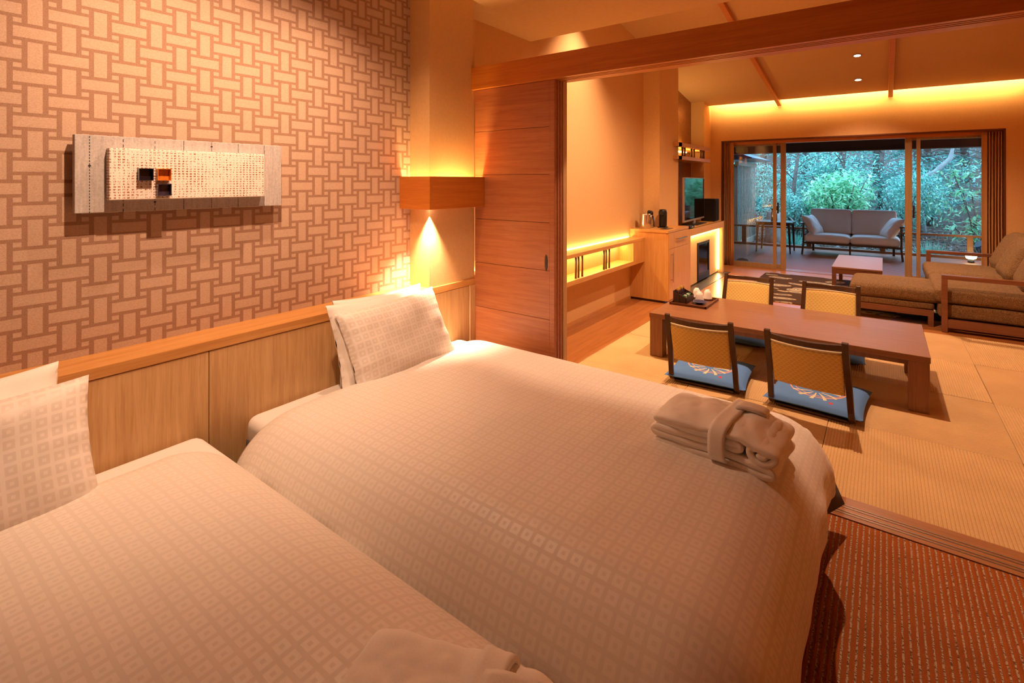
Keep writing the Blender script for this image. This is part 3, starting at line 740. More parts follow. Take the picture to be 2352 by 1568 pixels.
# --- tea tray and what stands on it
TZ = .357
t = thing('tea_tray', 'square brown wooden tray on the low table', 'tray', (-1.372, 4.61, TZ)); O = (-1.372, 4.61, TZ)
X0, X1, Y0, Y1 = -1.53, -1.215, 4.41, 4.815
MB().box(X0, X1, Y0, Y1, TZ, TZ+.007).build('tray_base', 'tray', t, O)
for b in ((X0, X1, Y0, Y0+.01), (X0, X1, Y1-.01, Y1), (X0, X0+.01, Y0, Y1), (X1-.01, X1, Y0, Y1)): MB().box(*b, TZ+.004, TZ+.022).build('tray_rim', 'tray', t, O, bevel=.001)
TB = TZ+.007
t = thing('condiment_box', 'dark leather box with slanted sides on the tea tray', 'box', (-1.465, 4.59, TB)); O = (-1.465, 4.59, TB)
bx0, bx1, by0, by1 = -1.517, -1.402, 4.47, 4.69
for yy in (by0, by1-.004): MB().prism([(bx0, TB), (bx1, TB), (bx1, TB+.052), (bx0, TB+.105)], yy, yy+.004, 'y').build('side', 'leather', t, O)
MB().box(bx0, bx0+.004, by0, by1, TB, TB+.105).build('back', 'leather', t, O); MB().box(bx1-.004, bx1, by0, by1, TB, TB+.052).build('front', 'leather', t, O)
MB().box(bx0, bx1, by0, by1, TB, TB+.004).build('bottom', 'leather', t, O); MB().box(-1.462, -1.459, by0, by1, TB, TB+.07).build('divider', 'leather', t, O)
for k in range(5):
    yy = by0+.025+.036*k; d = thing('coffee_stick', 'coffee stick sachet standing in the slanted box', 'sachet', (-1.49, yy, TB+.005), random.uniform(-.3, .3), 'coffee sticks in the box')
    MB().prism([(-.012, 0), (.012, 0), (.019, .105), (-.005, .108)], -.004, .004, 'y').build('wrapper', 'paper_purple', d); MB().prism([(-.005, .106), (.019, .103), (.020, .122), (-.003, .125)], -.003, .003, 'y').build('crimped_end', 'paper_gold', d)
for k in range(5):
    yy = by0+.03+.036*k; o = MB().prism([(-.016, 0), (.010, 0), (.018, .058), (-.008, .062)], -.006, .006, 'y').build('tea_bag', 'paper' if k % 2 else 'paper_green')
    o.location = (-1.432, yy, TB+.005); o.rotation_euler = (0, 0, random.uniform(-.4, .4)); tag(o, 'white paper tea bag in the slanted box' if k % 2 else 'green tea bag in the slanted box', 'tea bag', 'tea bags in the box')
cup = [(.0, .0), (.041, .0), (.040, .006), (.034, .03), (.031, .055), (.026, .07), (.018, .076), (.017, .083), (.0, .083)]
cc = None
for k, (x, y, l) in enumerate(((-1.345, 4.672, 'white porcelain teacup upside down beside the blue plate'), (-1.300, 4.765, 'white porcelain teacup upside down at the tray corner'), (-1.40, 4.775, 'white porcelain teacup upside down behind the slanted box'))):
    if cc is None: cc = o = MB().lathe(cup, n=28).build('teacup', 'porcelain', smooth=True)
    else: o = cc.copy(); COL.objects.link(o)
    o.location = (x, y, TB+(.008 if k else 0)); tag(o, l, 'cup', 'upturned teacups on the tray')
    if k:
        s = MB().lathe([(0, 0), (.03, 0), (.05, .006), (.052, .008), (0, .007)], n=24).build('saucer', 'tray', smooth=True); s.location = (x, y, TB); tag(s, 'round wooden saucer under a teacup on the tray', 'saucer', 'wooden saucers on the tray')
o = MB().lathe([(0, .004), (.025, 0), (.03, .004), (.062, .018), (.064, .021), (.055, .018), (.02, .008), (0, .007)], n=32).build('small_plate', 'cobalt', smooth=True); o.location = (-1.315, 4.565, TB); tag(o, 'small cobalt blue plate on the tea tray', 'plate')

# --- lit wall shelf
sh = thing('wall_shelf', 'two tier oak wall shelf with bamboo spindles and hidden lights', 'shelf', (-2.52, 4.3, .475)); O = (-2.52, 4.3, .475)
MB().box(-2.50, -2.33, 2.77, 5.838, .732, .768).build('top_board', 'cab_y', sh, O, bevel=.002)
MB().box(-2.52, -2.33, 2.77, 5.838, .476, .522).build('lower_board', 'cab_y', sh, O, bevel=.002)
MB().box(-2.52, -2.33, 5.50, 5.838, .522, .732).build('end_box', 'cab', sh, O)
for yy in (4.201, 4.253, 4.328, 4.799, 4.849, 4.925, 3.60, 3.66): MB().tube([(-2.36, yy, .52), (-2.36, yy+.003, .62), (-2.36, yy, .735)], [.011, .009, .011], 8).build('spindle', 'bamboo', sh, O, smooth=True)
MB().box(-2.518, -2.503, 2.8, 5.83, .742, .752).build('led_strip', 'led', sh, O)
MB().box(-2.49, -2.475, 2.8, 5.49, .724, .732).build('led_strip', 'led', sh, O)
light('shelf_uplight', 'AREA', (.010, 0, .285), 7, LED, sh, rot=(PI, 0, 0), shape='RECTANGLE', size=.014, size_y=3.0)
light('shelf_downlight', 'AREA', (.05, -.15, .245), 9, LED, sh, rot=(0, math.radians(-30), 0), shape='RECTANGLE', size=.02, size_y=2.7)

# --- cabinet
cb = thing('cabinet', 'oak cabinet with drawer and door beside the fireplace', 'cabinet', (-2.28, 6.22, 0)); O = (-2.28, 6.22, 0)
MB().box(-2.518, -2.062, 5.842, 6.275, .03, .834).build('body', 'cab', cb, O); MB().box(-2.303, -2.062, 6.27, 6.60, .03, .834).build('body_rear', 'cab', cb, O)
MB().box(-2.518, -2.04, 5.835, 6.275, .835, .866).build('top', 'cab_y', cb, O, bevel=.002); MB().box(-2.303, -2.04, 6.274, 6.612, .835, .866).build('top_return', 'cab_y', cb, O, bevel=.002)
MB().box(-2.51, -2.09, 5.86, 6.275, 0, .03).build('plinth', 'dark', cb, O)
MB().box(-2.064, -2.044, 5.846, 6.598, .03, .83).build('front_frame', 'cab_front', cb, O)
dr = MB().box(-2.05, -2.036, 5.862, 6.594, .645, .825).build('drawer', 'cab_front', cb, O, bevel=.0015)
dd = MB().box(-2.05, -2.036, 5.862, 6.594, .04, .640).build('door', 'cab_front', cb, O, bevel=.0015)
mb = MB().box(-2.012, -2.004, 6.08, 6.44, .742, .756); mb.box(-2.04, -2.006, 6.09, 6.10, .744, .754).box(-2.04, -2.006, 6.42, 6.43, .744, .754); mb.build('handle', 'steel', dr, O)
mb = MB().box(-2.012, -2.004, 5.92, 5.934, .25, .60); mb.box(-2.04, -2.006, 5.922, 5.932, .27, .28).box(-2.04, -2.006, 5.922, 5.932, .57, .58); mb.build('handle', 'steel', dd, O)

# things on the cabinet
def onc(name, l, cat, x, y): return thing(name, l, cat, (x, y, .866))
k = onc('ice_bucket', 'polished steel ice bucket with lid on the oak cabinet', 'ice bucket', -2.375, 5.97)
MB().lathe([(0, 0), (.066, 0), (.068, .004), (.066, .165), (.069, .17), (.069, .176), (0, .176)], n=32).build('bucket', 'steel', k, smooth=True)
ld = MB().lathe([(.069, .176), (.068, .182), (.02, .186), (0, .187)], n=32).build('lid', 'steel', k, smooth=True); MB().lathe([(0, .185), (.004, .186), (.005, .2), (.008, .206), (.005, .214), (0, .216)], n=12).build('knob', 'steel', ld, smooth=True)
MB().tube([(.05, -.045, .09), (.062, -.055, .07), (.05, -.045, .05)], .004, 6).build('handle_ring', 'steel', k)
k = onc('thermos_jug', 'steel thermos jug with black lid beside the ice bucket', 'thermos', -2.375, 6.14)
MB().lathe([(0, 0), (.054, 0), (.056, .01), (.052, .08), (.040, .15), (.034, .16), (0, .16)], n=28).build('body', 'steel', k, smooth=True)
l_ = MB().lathe([(.034, .158), (.037, .165), (.036, .20), (.02, .21), (0, .212)], n=24).build('lid', 'black', k, smooth=True); MB().tube([(.0, -.02, .195), (0, -.055, .2), (0, -.075, .19)], [.022, .018, .010], 8).build('spout', 'black', l_, smooth=True)
k = onc('coffee_maker', 'black capsule coffee maker against the plaster pier', 'coffee maker', -2.30, 6.2)
k.location = (-2.235, 6.20, .866)
MB().box(-.05, .05, -.055, .06, 0, .012).build('base', 'black', k, bevel=.004); MB().lathe([(0, .01), (.045, .01), (.047, .03), (.047, .21), (.04, .228), (0, .232)], n=24).build('body', 'black', k, smooth=True)
MB().box(-.03, .03, -.07, -.03, .16, .21).build('brew_head', 'black', k, bevel=.006); MB().tube([(.05, 0, .03), (.052, 0, .2)], .004, 6).build('chrome_strip', 'steel', k)
o = MB().box(-2.19, -2.09, 5.97, 6.17, .866, .870).build('small_mat', 'slate', bevel=.001); tag(o, 'flat dark tray mat on the oak cabinet', 'mat')

# --- fireplace unit
fp = thing('fireplace', 'oak fireplace surround with inset lighting and black firebox', 'fireplace', (-2.2, 7.5, 0)); O = (-2.2, 7.5, 0)
MB().box(-2.65, -2.05, 7.01, 8.433, .785, .818).build('mantel_shelf', 'cab_y', fp, O); MB().box(-2.30, -2.05, 6.615, 7.01, .785, .818).build('mantel_shelf', 'cab_y', fp, O)
MB().box(-2.072, -2.048, 6.615, 8.433, .722, .818).build('fascia', 'cab_front', fp, O, bevel=.002)
MB().box(-2.16, -2.048, 6.615, 6.72, 0, .722).build('side_jamb', 'cab_front', fp, O, bevel=.002); MB().box(-2.43, -2.048, 8.355, 8.433, 0, .722).build('side_jamb', 'oak_z', fp, O, bevel=.002)
MB().box(-2.15, -2.125, 6.72, 7.263, .02, .722).box(-2.15, -2.125, 7.836, 8.355, .02, .722).box(-2.15, -2.125, 7.263, 7.836, .572, .722).build('inner_panel', 'plaster', fp, O)
MB().box(-2.12, -2.105, 6.73, 8.33, .702, .714).box(-2.12, -2.105, 8.335, 8.35, .05, .70).build('led_strip', 'led', fp, O)
light('fire_led_top', 'AREA', (.095, .02, .70), 5, LED, fp, rot=(0, math.radians(25), 0), shape='RECTANGLE', size=.015, size_y=1.6)
light('fire_led_side', 'AREA', (.095, .83, .36), 2.2, LED, fp, target=(.05, .3, .36), shape='RECTANGLE', size=.015, size_y=.6)
fb = MB().box(-2.128, -2.108, 7.262, 7.30, .03, .575).box(-2.128, -2.108, 7.80, 7.837, .03, .575).box(-2.128, -2.108, 7.30, 7.80, .54, .575).box(-2.128, -2.108, 7.30, 7.80, .03, .12).build('firebox_frame', 'iron', fp, O, bevel=.002)
for k in range(3): MB().box(-2.106, -2.102, 7.30, 7.80, .045+.025*k, .052+.025*k).build('vent_slat', 'iron', fb, O)
MB().box(-2.40, -2.13, 7.27, 7.83, .03, .04).box(-2.40, -2.13, 7.27, 7.83, .56, .57).box(-2.41, -2.40, 7.27, 7.83, .03, .57).box(-2.40, -2.13, 7.262, 7.27, .03, .57).box(-2.40, -2.13, 7.83, 7.838, .03, .57).build('firebox', 'iron', fp, O)
for k in range(3): MB().tube([(-2.28+.04*k, 7.38+.03*k, .16+.03*k), (-2.25+.03*k, 7.74-.02*k, .17+.025*k)], .03, 8).build('log', 'bark', fp, O, smooth=True)
MB().box(-2.122, -2.118, 7.30, 7.80, .12, .54).build('glass_front', 'glass', fp, O)
MB().box(-2.15, -1.955, 6.615, 8.46, 0, .006).build('hearth', 'slate', fp, O)
MZ = .818
tv = thing('television', 'flat silver framed television reflecting the garden', 'television', (-2.26, 7.58, MZ), math.radians(2.5))
MB().box(-.016, .012, -.57, .57, .055, .685).build('casing', 'silver', tv, bevel=.004); MB().box(.0122, .0135, -.556, .556, .083, .672).build('screen', 'screen', tv)
MB().box(-.012, .008, -.05, .05, .01, .07).build('stand_neck', 'silver', tv); MB().box(-.11, .12, -.26, .26, 0, .010).build('stand_foot', 'black', tv, bevel=.003)
o = thing('set_top_box', 'small black set top box beside the television foot', 'set top box', (-2.12, 6.83, MZ)); MB().box(-.06, .06, -.10, .10, .004, .035).build('casing', 'black', o, bevel=.004); MB().box(.0595, .062, -.03, .05, .01, .028).build('front_window', 'silver', o)
for sx in (-.04, .04):
    MB().box(sx-.01, sx+.01, -.09, .09, 0, .005).build('foot', 'black', o)
o = thing('loudspeaker', 'black box loudspeaker between television and curtain', 'loudspeaker', (-2.21, 8.29, MZ)); MB().box(-.12, .09, -.115, .115, .004, .355).build('cabinet', 'black', o, bevel=.004); MB().box(.0905, .098, -.105, .105, .015, .345).build('grille', fabric('speaker_grille', lin('#120f0e'), lin('#1d1816'), 600), o, bevel=.002); MB().box(-.11, .08, -.10, .10, 0, .005).build('foot', 'black', o)

# --- niche shelf with spindles
ns = thing('niche_shelf', 'double oak shelf with bamboo spindles above the television', 'shelf', (-2.45, 7.55, 1.75)); O = (-2.45, 7.55, 1.75)
for z0, z1 in ((1.752, 1.80), (1.93, 1.985)):
    MB().box(-2.65, -2.32, 7.007, 8.40, z0, z1).box(-2.32, -2.25, 6.86, 8.40, z0, z1).build('board', 'cab_y', ns, O)
    MB().box(-2.304, -2.25, 6.80, 7.0, z0, z1).build('board_return', 'cab_y', ns, O)
MB().box(-2.64, -2.44, 8.40, 8.73, 1.93, 1.985).box(-2.64, -2.44, 8.40, 8.73, 1.752, 1.80).build('board_end', 'cab_y', ns, O)
for yy in (7.10, 7.20, 7.52, 7.64, 7.98, 8.08, 8.14): MB().tube([(-2.28, yy, 1.80), (-2.28, yy+.004, 1.86), (-2.28, yy, 1.932)], [.017, .013, .017], 8).build('spindle', 'bamboo', ns, O, smooth=True)
MB().box(-2.64, -2.62, 7.02, 8.39, 1.918, 1.93).box(-2.64, -2.62, 7.02, 8.39, 1.985, 1.995).build('led_strip', 'led', ns, O)
light('niche_down', 'AREA', (.11, .1, .172), 9, LED, ns, target=(-.2, .1, .09), shape='RECTANGLE', size=1.15, size_y=.03)
light('niche_up', 'AREA', (-.15, 0, .255), 5, LED, ns, rot=(PI, 0, 0), shape='RECTANGLE', size=.03, size_y=1.3)

# --- rug, coffee table
o = MB().box(-1.5, .62, 6.72, 8.78, 0.0005, .010).build('rug', 'rug', bevel=.003); tag(o, 'dark brown rug with swirling leaf pattern before the window', 'rug')
RZ = .010
t = thing('coffee_table', 'narrow walnut coffee table on the patterned rug', 'table', (-.265, 8.02, RZ)); O = (-.265, 8.02, RZ); ctz = .385
MB().box(-.525, -.012, 7.42, 8.68, ctz-.022, ctz).build('tabletop', 'table', t, O, bevel=.002)
MB().box(-.515, -.022, 7.43, 7.45, ctz-.085, ctz-.021).box(-.515, -.022, 8.65, 8.67, ctz-.085, ctz-.021).box(-.515, -.495, 7.45, 8.65, ctz-.085, ctz-.021).box(-.042, -.022, 7.45, 8.65, ctz-.085, ctz-.021).build('apron', 'sofawood', t, O)
for lx in (-.522, -.062):
    for ly in (7.425, 8.63): MB().box(lx, lx+.045, ly, ly+.045, RZ, ctz-.021).build('leg', 'sofawood', t, O, bevel=.002)

# --- sofa and ottoman
def soft(x0, x1, y0, y1, z0, z1, r=.035, seed=1, puff=.02):
    mb = MB(); n = 22
    cx, cy, cz = (x0+x1)/2, (y0+y1)/2, (z0+z1)/2; hx, hy, hz = (x1-x0)/2, (y1-y0)/2, (z1-z0)/2
    def face(fn):
        def f(a, b):
            p = Vector(fn(2*a-1, 2*b-1)); q = Vector((p.x*hx, p.y*hy, p.z*hz))
            inn = Vector((max(-hx+r, min(hx-r, q.x)), max(-hy+r, min(hy-r, q.y)), max(-hz+r, min(hz-r, q.z)))); d = q-inn
            if d.length > 1e-6: q = inn+d.normalized()*min(r, d.length)
            q.z += puff*(1-p.x**4)*(1-p.y**4)*(1 if p.z > 0 else .3)*p.z
            q.x += .25*puff*(1-p.y**4)*(1-p.z**2)*p.x; q.y += .25*puff*(1-p.x**4)*(1-p.z**2)*p.y
            q += Vector((nz(q.x*5, q.y*5, q.z*5+seed), nz(q.y*5, q.z*5, q.x*5+seed), nz(q.z*5, q.x*5, q.y*5+seed)))*.006
            return (cx+q.x, cy+q.y, cz+q.z)
        return f
    for fn in (lambda a, b: (a, b, 1), lambda a, b: (a, b, -1), lambda a, b: (a, 1, b), lambda a, b: (a, -1, b), lambda a, b: (1, a, b), lambda a, b: (-1, a, b)): mb.grid(n, n, face(fn))
    return mb
def weld(o):
    bm = bmesh.new(); bm.from_mesh(o.data); bmesh.ops.remove_doubles(bm, verts=bm.verts, dist=.0006); bmesh.ops.recalc_face_normals(bm, faces=bm.faces); bm.to_mesh(o.data); bm.free(); o.data.shade_smooth(); return o
M['cushion_grey'] = fabric('grey_cushion', lin('#7d7770'), lin('#97918a'), 700)
SX0, SX1, SY0, SY1 = .447, 1.42, 6.335, 8.56
sf = thing('sofa', 'brown tweed sofa with open wooden frame by the window', 'sofa', (.93, 7.45, 0)); O = (.93, 7.45, 0)
for ya in (SY0, SY1-.06):
    MB().box(SX0, SX1, ya, ya+.06, .508, .548).build('armrest', 'sofawood', sf, O, bevel=.004); MB().box(SX0, SX0+.045, ya, ya+.06, 0, .51).build('leg', 'sofawood', sf, O, bevel=.004)
    MB().box(SX1-.05, SX1, ya, ya+.06, 0, .51).build('leg', 'sofawood', sf, O, bevel=.004); MB().box(SX0+.04, SX1-.04, ya+.006, ya+.054, .045, .125).build('bottom_rail', 'sofawood', sf, O, bevel=.003)
MB().box(SX0+.02, SX0+.05, SY0+.05, SY1-.05, .08, .13).build('front_rail', 'sofawood', sf, O); MB().box(SX1-.05, SX1-.015, SY0+.05, SY1-.05, .10, .60).build('back_frame', 'sofawood', sf, O)
weld(soft(SX0-.02, SX1-.06, SY0+.065, SY1-.065, .125, .262, .03, 2, .006).build('lower_cushion', 'sofa', sf, O, smooth=True))
ym = (SY0+SY1)/2
for k, (a, b) in enumerate(((SY0+.065, ym), (ym, SY1-.065))): weld(soft(SX0-.04, SX1-.10, a+.003, b-.003, .262, .405, .045, 4+k, .018).build('seat_cushion', 'sofa', sf, O, smooth=True))
def back_cushion(x, y, z, w, h, t, lean, yaw, seed, label, mat='sofa', cat='cushion', grp='tweed cushions leaning on the sofa back'):
    o = soft(-t/2, t/2, -w/2, w/2, -h/2, h/2, .085, seed, .03).build('back_cushion', mat, smooth=True); weld(o)
    o.matrix_world = Matrix.Translation((x, y, z)) @ Matrix.Rotation(yaw, 4, 'Z') @ Matrix.Rotation(lean, 4, 'Y')
    return tag(o, label, cat, grp)
back_cushion(1.20, 8.12, .605, .56, .46, .19, math.radians(26), math.radians(6), 11, 'brown tweed back cushion at the window end of the sofa')
back_cushion(1.17, 7.50, .60, .60, .46, .20, math.radians(24), math.radians(2), 12, 'brown tweed back cushion in the middle of the sofa')
back_cushion(1.19, 6.82, .60, .62, .46, .20, math.radians(24), math.radians(-3), 13, 'brown tweed back cushion at the tatami end of the sofa')
back_cushion(1.60, 8.86, .60, .30, .40, .16, math.radians(8), math.radians(70), 15, 'grey cushion tucked behind the sofa corner beside the window wall', M['cushion_grey'], 'cushion', None)
ot = thing('ottoman', 'brown tweed ottoman on a wooden base in front of the sofa', 'ottoman', (.09, 6.9, 0)); O = (.09, 6.9, 0)
OX0, OX1, OY0, OY1 = -.285, .40, 6.50, 7.25
MB().box(OX0+.01, OX1, OY0, OY0+.03, .10, .165).box(OX0+.01, OX1, OY1-.03, OY1, .10, .165).box(OX0+.01, OX0+.04, OY0+.03, OY1-.03, .10, .165).box(OX1-.03, OX1, OY0+.03, OY1-.03, .10, .165).build('base_frame', 'sofawood', ot, O, bevel=.002)
for lx in (OX0+.01, OX1-.045):
    for ly in (OY0, OY1-.045): MB().box(lx, lx+.045, ly, ly+.045, RZ if ly > 6.72 or False else 0, .102).build('leg', 'sofawood', ot, O, bevel=.002)
weld(soft(OX0+.005, OX1+.005, OY0-.005, OY1, .165, .232, .02, 21, .004).build('lower_cushion', 'sofa', ot, O, smooth=True))
weld(soft(OX0-.01, OX1+.05, OY0-.02, OY1+.01, .232, .365, .05, 22, .015).build('top_cushion', 'sofa', ot, O, smooth=True))

# ================================================================== WINDOW WALL
WY = 9.137
for n, b in enumerate(((-2.263, -2.24, WY-.004, 9.34, 0, 2.141), (1.263, 1.286, WY-.004, 9.34, 0, 2.141), (-2.263, 1.286, WY-.004, 9.34, 2.122, 2.145))):
    sbox('trim_%d' % (6+n), 'door_dark', *b, bevel=.002, label='dark wooden window surround')
sbox('trim_9', 'thresh', -2.24, 1.263, 9.14, 9.36, -.02, .006, label='wooden window sill track')
sbox('trim_10', 'oak_x', -2.24, 1.263, 9.20, 9.33, 2.075, 2.122, label='window head track')
def curtain(x0, x1, edge_left, label):
    mb = MB(); n = 90; w = x1-x0; c = thing('curtain', label, 'curtain', ((x0+x1)/2, 9.19, .02)); O = ((x0+x1)/2, 9.19, .02)
    k = 5
    def f(a, b):
        g = .85+.15*b+.04*nz(a*4, b*3); return (x0+w*(.02+.70*a if edge_left else .28+.70*a)+(.006*nz(b*3, a*5)), 9.163+.021*math.sin(a*2*PI*k)*g, .02+2.085*b)
    mb.grid(n, 14, f).build('pleats', 'curtain', c, O, smooth=True, solid=.003)
    e0, e1 = (x0+w*.72, x1) if edge_left else (x0, x0+w*.28)
    mb = MB(); mb.grid(10, 8, lambda a, b: (e0+(e1-e0)*a, 9.142+.005*math.sin(a*3), .02+2.085*b)).build('leading_edge', 'curtain_edge', c, O, smooth=True, solid=.004)
curtain(-2.237, -2.06, True, 'bunched brown pleated curtain beside the loudspeaker')
curtain(1.05, 1.262, False, 'bunched brown pleated curtain behind the tweed sofa')
def sliding_window(n, x0, x1, y, wl, wr, label, handle=None):
    w = struct('window_%d' % n, label); z0, z1 = .006, 2.08
    MB().box(x0, x0+wl, y-.018, y+.018, z0, z1).build('stile', 'framewood', w, bevel=.002); MB().box(x1-wr, x1, y-.018, y+.018, z0, z1).build('stile', 'framewood', w, bevel=.002)
    MB().box(x0+wl, x1-wr, y-.016, y+.016, z0, z0+.075).build('rail', 'framewood', w, bevel=.002); MB().box(x0+wl, x1-wr, y-.016, y+.016, z1-.04, z1).build('rail', 'framewood', w, bevel=.002)
    MB().box(x0+wl, x1-wr, y-.003, y+.003, z0+.075, z1-.04).build('pane', 'glass', w)
    if handle is not None:
        q = MB().box(handle-.012, handle+.012, y-.045, y-.018, .92, 1.10).build('handle', 'iron', w, bevel=.004)
sliding_window(1, -2.235, -1.42, 9.225, .06, .05, 'sliding glass panel at the table side of the window')
sliding_window(2, -2.20, -1.29, 9.275, .05, .075, 'outer sliding glass panel at the table side', -1.40)
sliding_window(3, .375, 1.258, 9.225, .045, .06, 'sliding glass panel behind the tweed sofa')
sliding_window(4, .246, 1.24, 9.275, .082, .05, 'outer sliding glass panel behind the tweed sofa', .345)

# ================================================================== VERANDA
dk = struct('deck', 'timber veranda deck'); nbd = 31; y0 = 9.36; bw = (12.46-y0)/nbd
MB().box(-3.1, 2.1, y0, 12.46, -.14, -.032).build('joists', 'soffit', dk)
d0 = None
for i in range(nbd):
    if d0 is None: d0 = MB().box(-3.1, 2.1, .003, bw-.003, -.032, 0).build('deck_board', 'deck', dk, bevel=.003, seg=1); o = d0
    else: o = d0.copy(); COL.objects.link(o)
    o.location = (0, y0+bw*i, 0)
rl = thing('railing', 'low wooden railing along the veranda edge', 'railing', (-.5, 12.55, -.14)); O = (-.5, 12.55, -.14)
MB().box(-3.0, 2.0, 12.50, 12.60, -.14, .045).build('sill_beam', 'railwood', rl, O, bevel=.004)
MB().box(-3.0, 2.0, 12.52, 12.58, .405, .445).build('top_rail', 'railwood', rl, O, bevel=.004)
for px in (-2.6, -1.3, -.02, 1.285): MB().box(px-.045, px+.045, 12.52, 12.58, .04, .408).build('post', 'railwood', rl, O, bevel=.004)
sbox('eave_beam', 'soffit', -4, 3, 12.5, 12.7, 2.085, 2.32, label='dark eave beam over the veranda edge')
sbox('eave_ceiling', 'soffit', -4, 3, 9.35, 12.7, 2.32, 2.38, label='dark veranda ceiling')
sbox('blind_case', 'metal_rail', -4, 3, 12.47, 12.50, 2.068, 2.086, label='pale metal strip under the eave beam')
sbox('wall_outside', 'plaster', -3.2, -2.82, 9.35, 12.5, -.2, 2.35, label='outer side wall of the veranda')
sbox('wall_outside', 'plaster', 1.95, 2.3, 9.35, 12.5, -.2, 2.35, label='outer side wall of the veranda')
# outdoor sofa
so = thing('outdoor_sofa', 'two seat veranda sofa with dark frame and white cushions', 'sofa', (-.52, 11.75, 0)); O = (-.52, 11.75, 0)
sx0, sx1, yf, ybk = -1.285, .255, 11.44, 12.16
def leg(x, y0, y1, z1, w): return MB().sweep([(x, y0, 0), (x+(0), (y0+y1)/2, z1*.5), (x, y1, z1)], w, w, (1, 0, 0))
for s, x in ((-1, sx0), (1, sx1)):
    MB().sweep([(x+s*.02, yf-.015, 0), (x, yf+.01, .20), (x, yf+.015, .24)], .034, .034, (1, 0, 0)).build('front_leg', 'dark', so, O, bevel=.004)
    MB().sweep([(x-s*.10, ybk+.05, 0), (x-s*.10, ybk-.02, .24)], .04, .04, (1, 0, 0)).build('rear_leg', 'dark', so, O, bevel=.004)
    MB().sweep([(x, yf+.015, .22), (x, yf+.01, .50), (x, yf+.03, .575), (x, yf+.08, .595), (x+s*.03, yf+.35, .605), (x+s*.05, ybk-.10, .60)], .034, .03, (1, 0, 0)).build('arm_frame', 'dark', so, O, bevel=.006)
    MB().box(x-.05+s*.03, x+.05+s*.03, yf+.06, ybk-.08, .597, .617).build('armrest', 'dark', so, O, bevel=.006)
MB().sweep([((sx0+sx1)/2, yf+.02, 0), ((sx0+sx1)/2, yf+.03, .23)], .03, .03, (1, 0, 0)).build('centre_leg', 'dark', so, O)
MB().box(sx0, sx1, yf, yf+.035, .215, .25).box(sx0, sx1, ybk-.06, ybk-.02, .215, .25).box(sx0, sx0+.035, yf+.035, ybk-.06, .215, .25).box(sx1-.035, sx1, yf+.035, ybk-.06, .215, .25).build('seat_frame', 'dark', so, O, bevel=.003)
MB().box(sx0+.03, sx1-.03, yf+.03, ybk-.05, .235, .248).build('seat_slats', 'dark', so, O)
xm = (sx0+sx1)/2
for k, (a, b) in enumerate(((sx0+.02, xm-.004), (xm+.004, sx1-.02))):
    weld(soft(a, b, yf-.01, ybk-.12, .25, .395, .05, 31+k, .022).build('seat_cushion', 'cloth_white', so, O, smooth=True))
    q = weld(soft(a+.04 if k == 0 else a, b if k == 0 else b-.04, -.06, .06, -.245, .245, .03, 35+k, .012).build('back_cushion', 'cloth_white', so, (0, 0, 0), smooth=True))
    q.location = (0-O[0], ybk-.06-O[1], .63); q.rotation_euler = (math.radians(-12), 0, 0)
MB().box(sx0+.06, sx1-.06, ybk-.01, ybk+.02, .24, .80).build('back_frame', 'dark', so, O)
def scatter_pillow(c, rz, ry, seed, label):
    o = pillow_mesh(.44, .44, .17, seed, .012).build('scatter_cushion', 'cloth_white', smooth=True); weld(o)
    o.matrix_world = Matrix.Translation(c) @ Matrix.Rotation(rz, 4, 'Z') @ Matrix.Rotation(ry, 4, 'Y') @ Matrix(((0, 0, 1), (1, 0, 0), (0, 1, 0))).to_4x4()
    return tag(o, label, 'cushion')
scatter_pillow((sx0+.13, 11.72, .575), math.radians(-18), math.radians(-32), 51, 'white square cushion leaning on the sofa arm beside the outdoor table')
scatter_pillow((sx1-.13, 11.70, .575), math.radians(200), math.radians(-34), 52, 'white square cushion leaning on the sofa arm away from the outdoor table')
# outdoor table
t = thing('outdoor_table', 'small dark wooden veranda table beside the white sofa', 'table', (-1.81, 11.62, 0)); O = (-1.81, 11.62, 0)
MB().box(-2.14, -1.47, 11.31, 11.93, .60, .622).build('tabletop', 'dark', t, O, bevel=.006)
for x in (-2.10, -1.52):
    for y in (11.34, 11.90):
        k = .02 if x < -1.8 else -.02
        MB().tube([(x+k*.5, y, .605), (x+k*.2, y, .52), (x-k, y, 0)], [.032, .026, .013], 10).build('leg', 'dark', t, O, smooth=True)
MB().box(-2.09, -1.53, 11.36, 11.38, .55, .602).box(-2.09, -1.53, 11.86, 11.88, .55, .602).build('apron', 'dark', t, O)
j = thing('glass_jar', 'clear glass lantern jar with dark lid on the outdoor table', 'lantern', (-1.83, 11.6, .622)); MB().lathe([(0, 0), (.055, 0), (.06, .01), (.06, .17), (.045, .21), (.04, .23), (.037, .23), (.04, .2), (.055, .165), (.055, .012), (0, .01)], n=24).build('glass', 'clearglass', j, smooth=True)
MB().lathe([(.045, .228), (.05, .235), (.04, .26), (0, .27)], n=20).build('lid', 'iron', j, smooth=True); MB().tube([(-.05, 0, .22), (-.055, 0, .31), (0, 0, .36), (.055, 0, .31), (.05, 0, .22)], .007, 6).build('handle', 'iron', j, smooth=True); MB().lathe([(0, .01), (.03, .012), (.03, .07), (0, .07)], n=16).build('candle', 'paper', j)
o = MB().grid(20, 8, lambda a, b: (-.10+.20*a, -.07+.14*b, .012+.085*math.sin(PI*min(1, a*1.05))**.8*(1-.15*b))).build('napkin', 'cloth_white', smooth=True, solid=.006); o.location = (-1.585, 11.68, .622); tag(o, 'arched white folded cloth on the outdoor table', 'cloth')
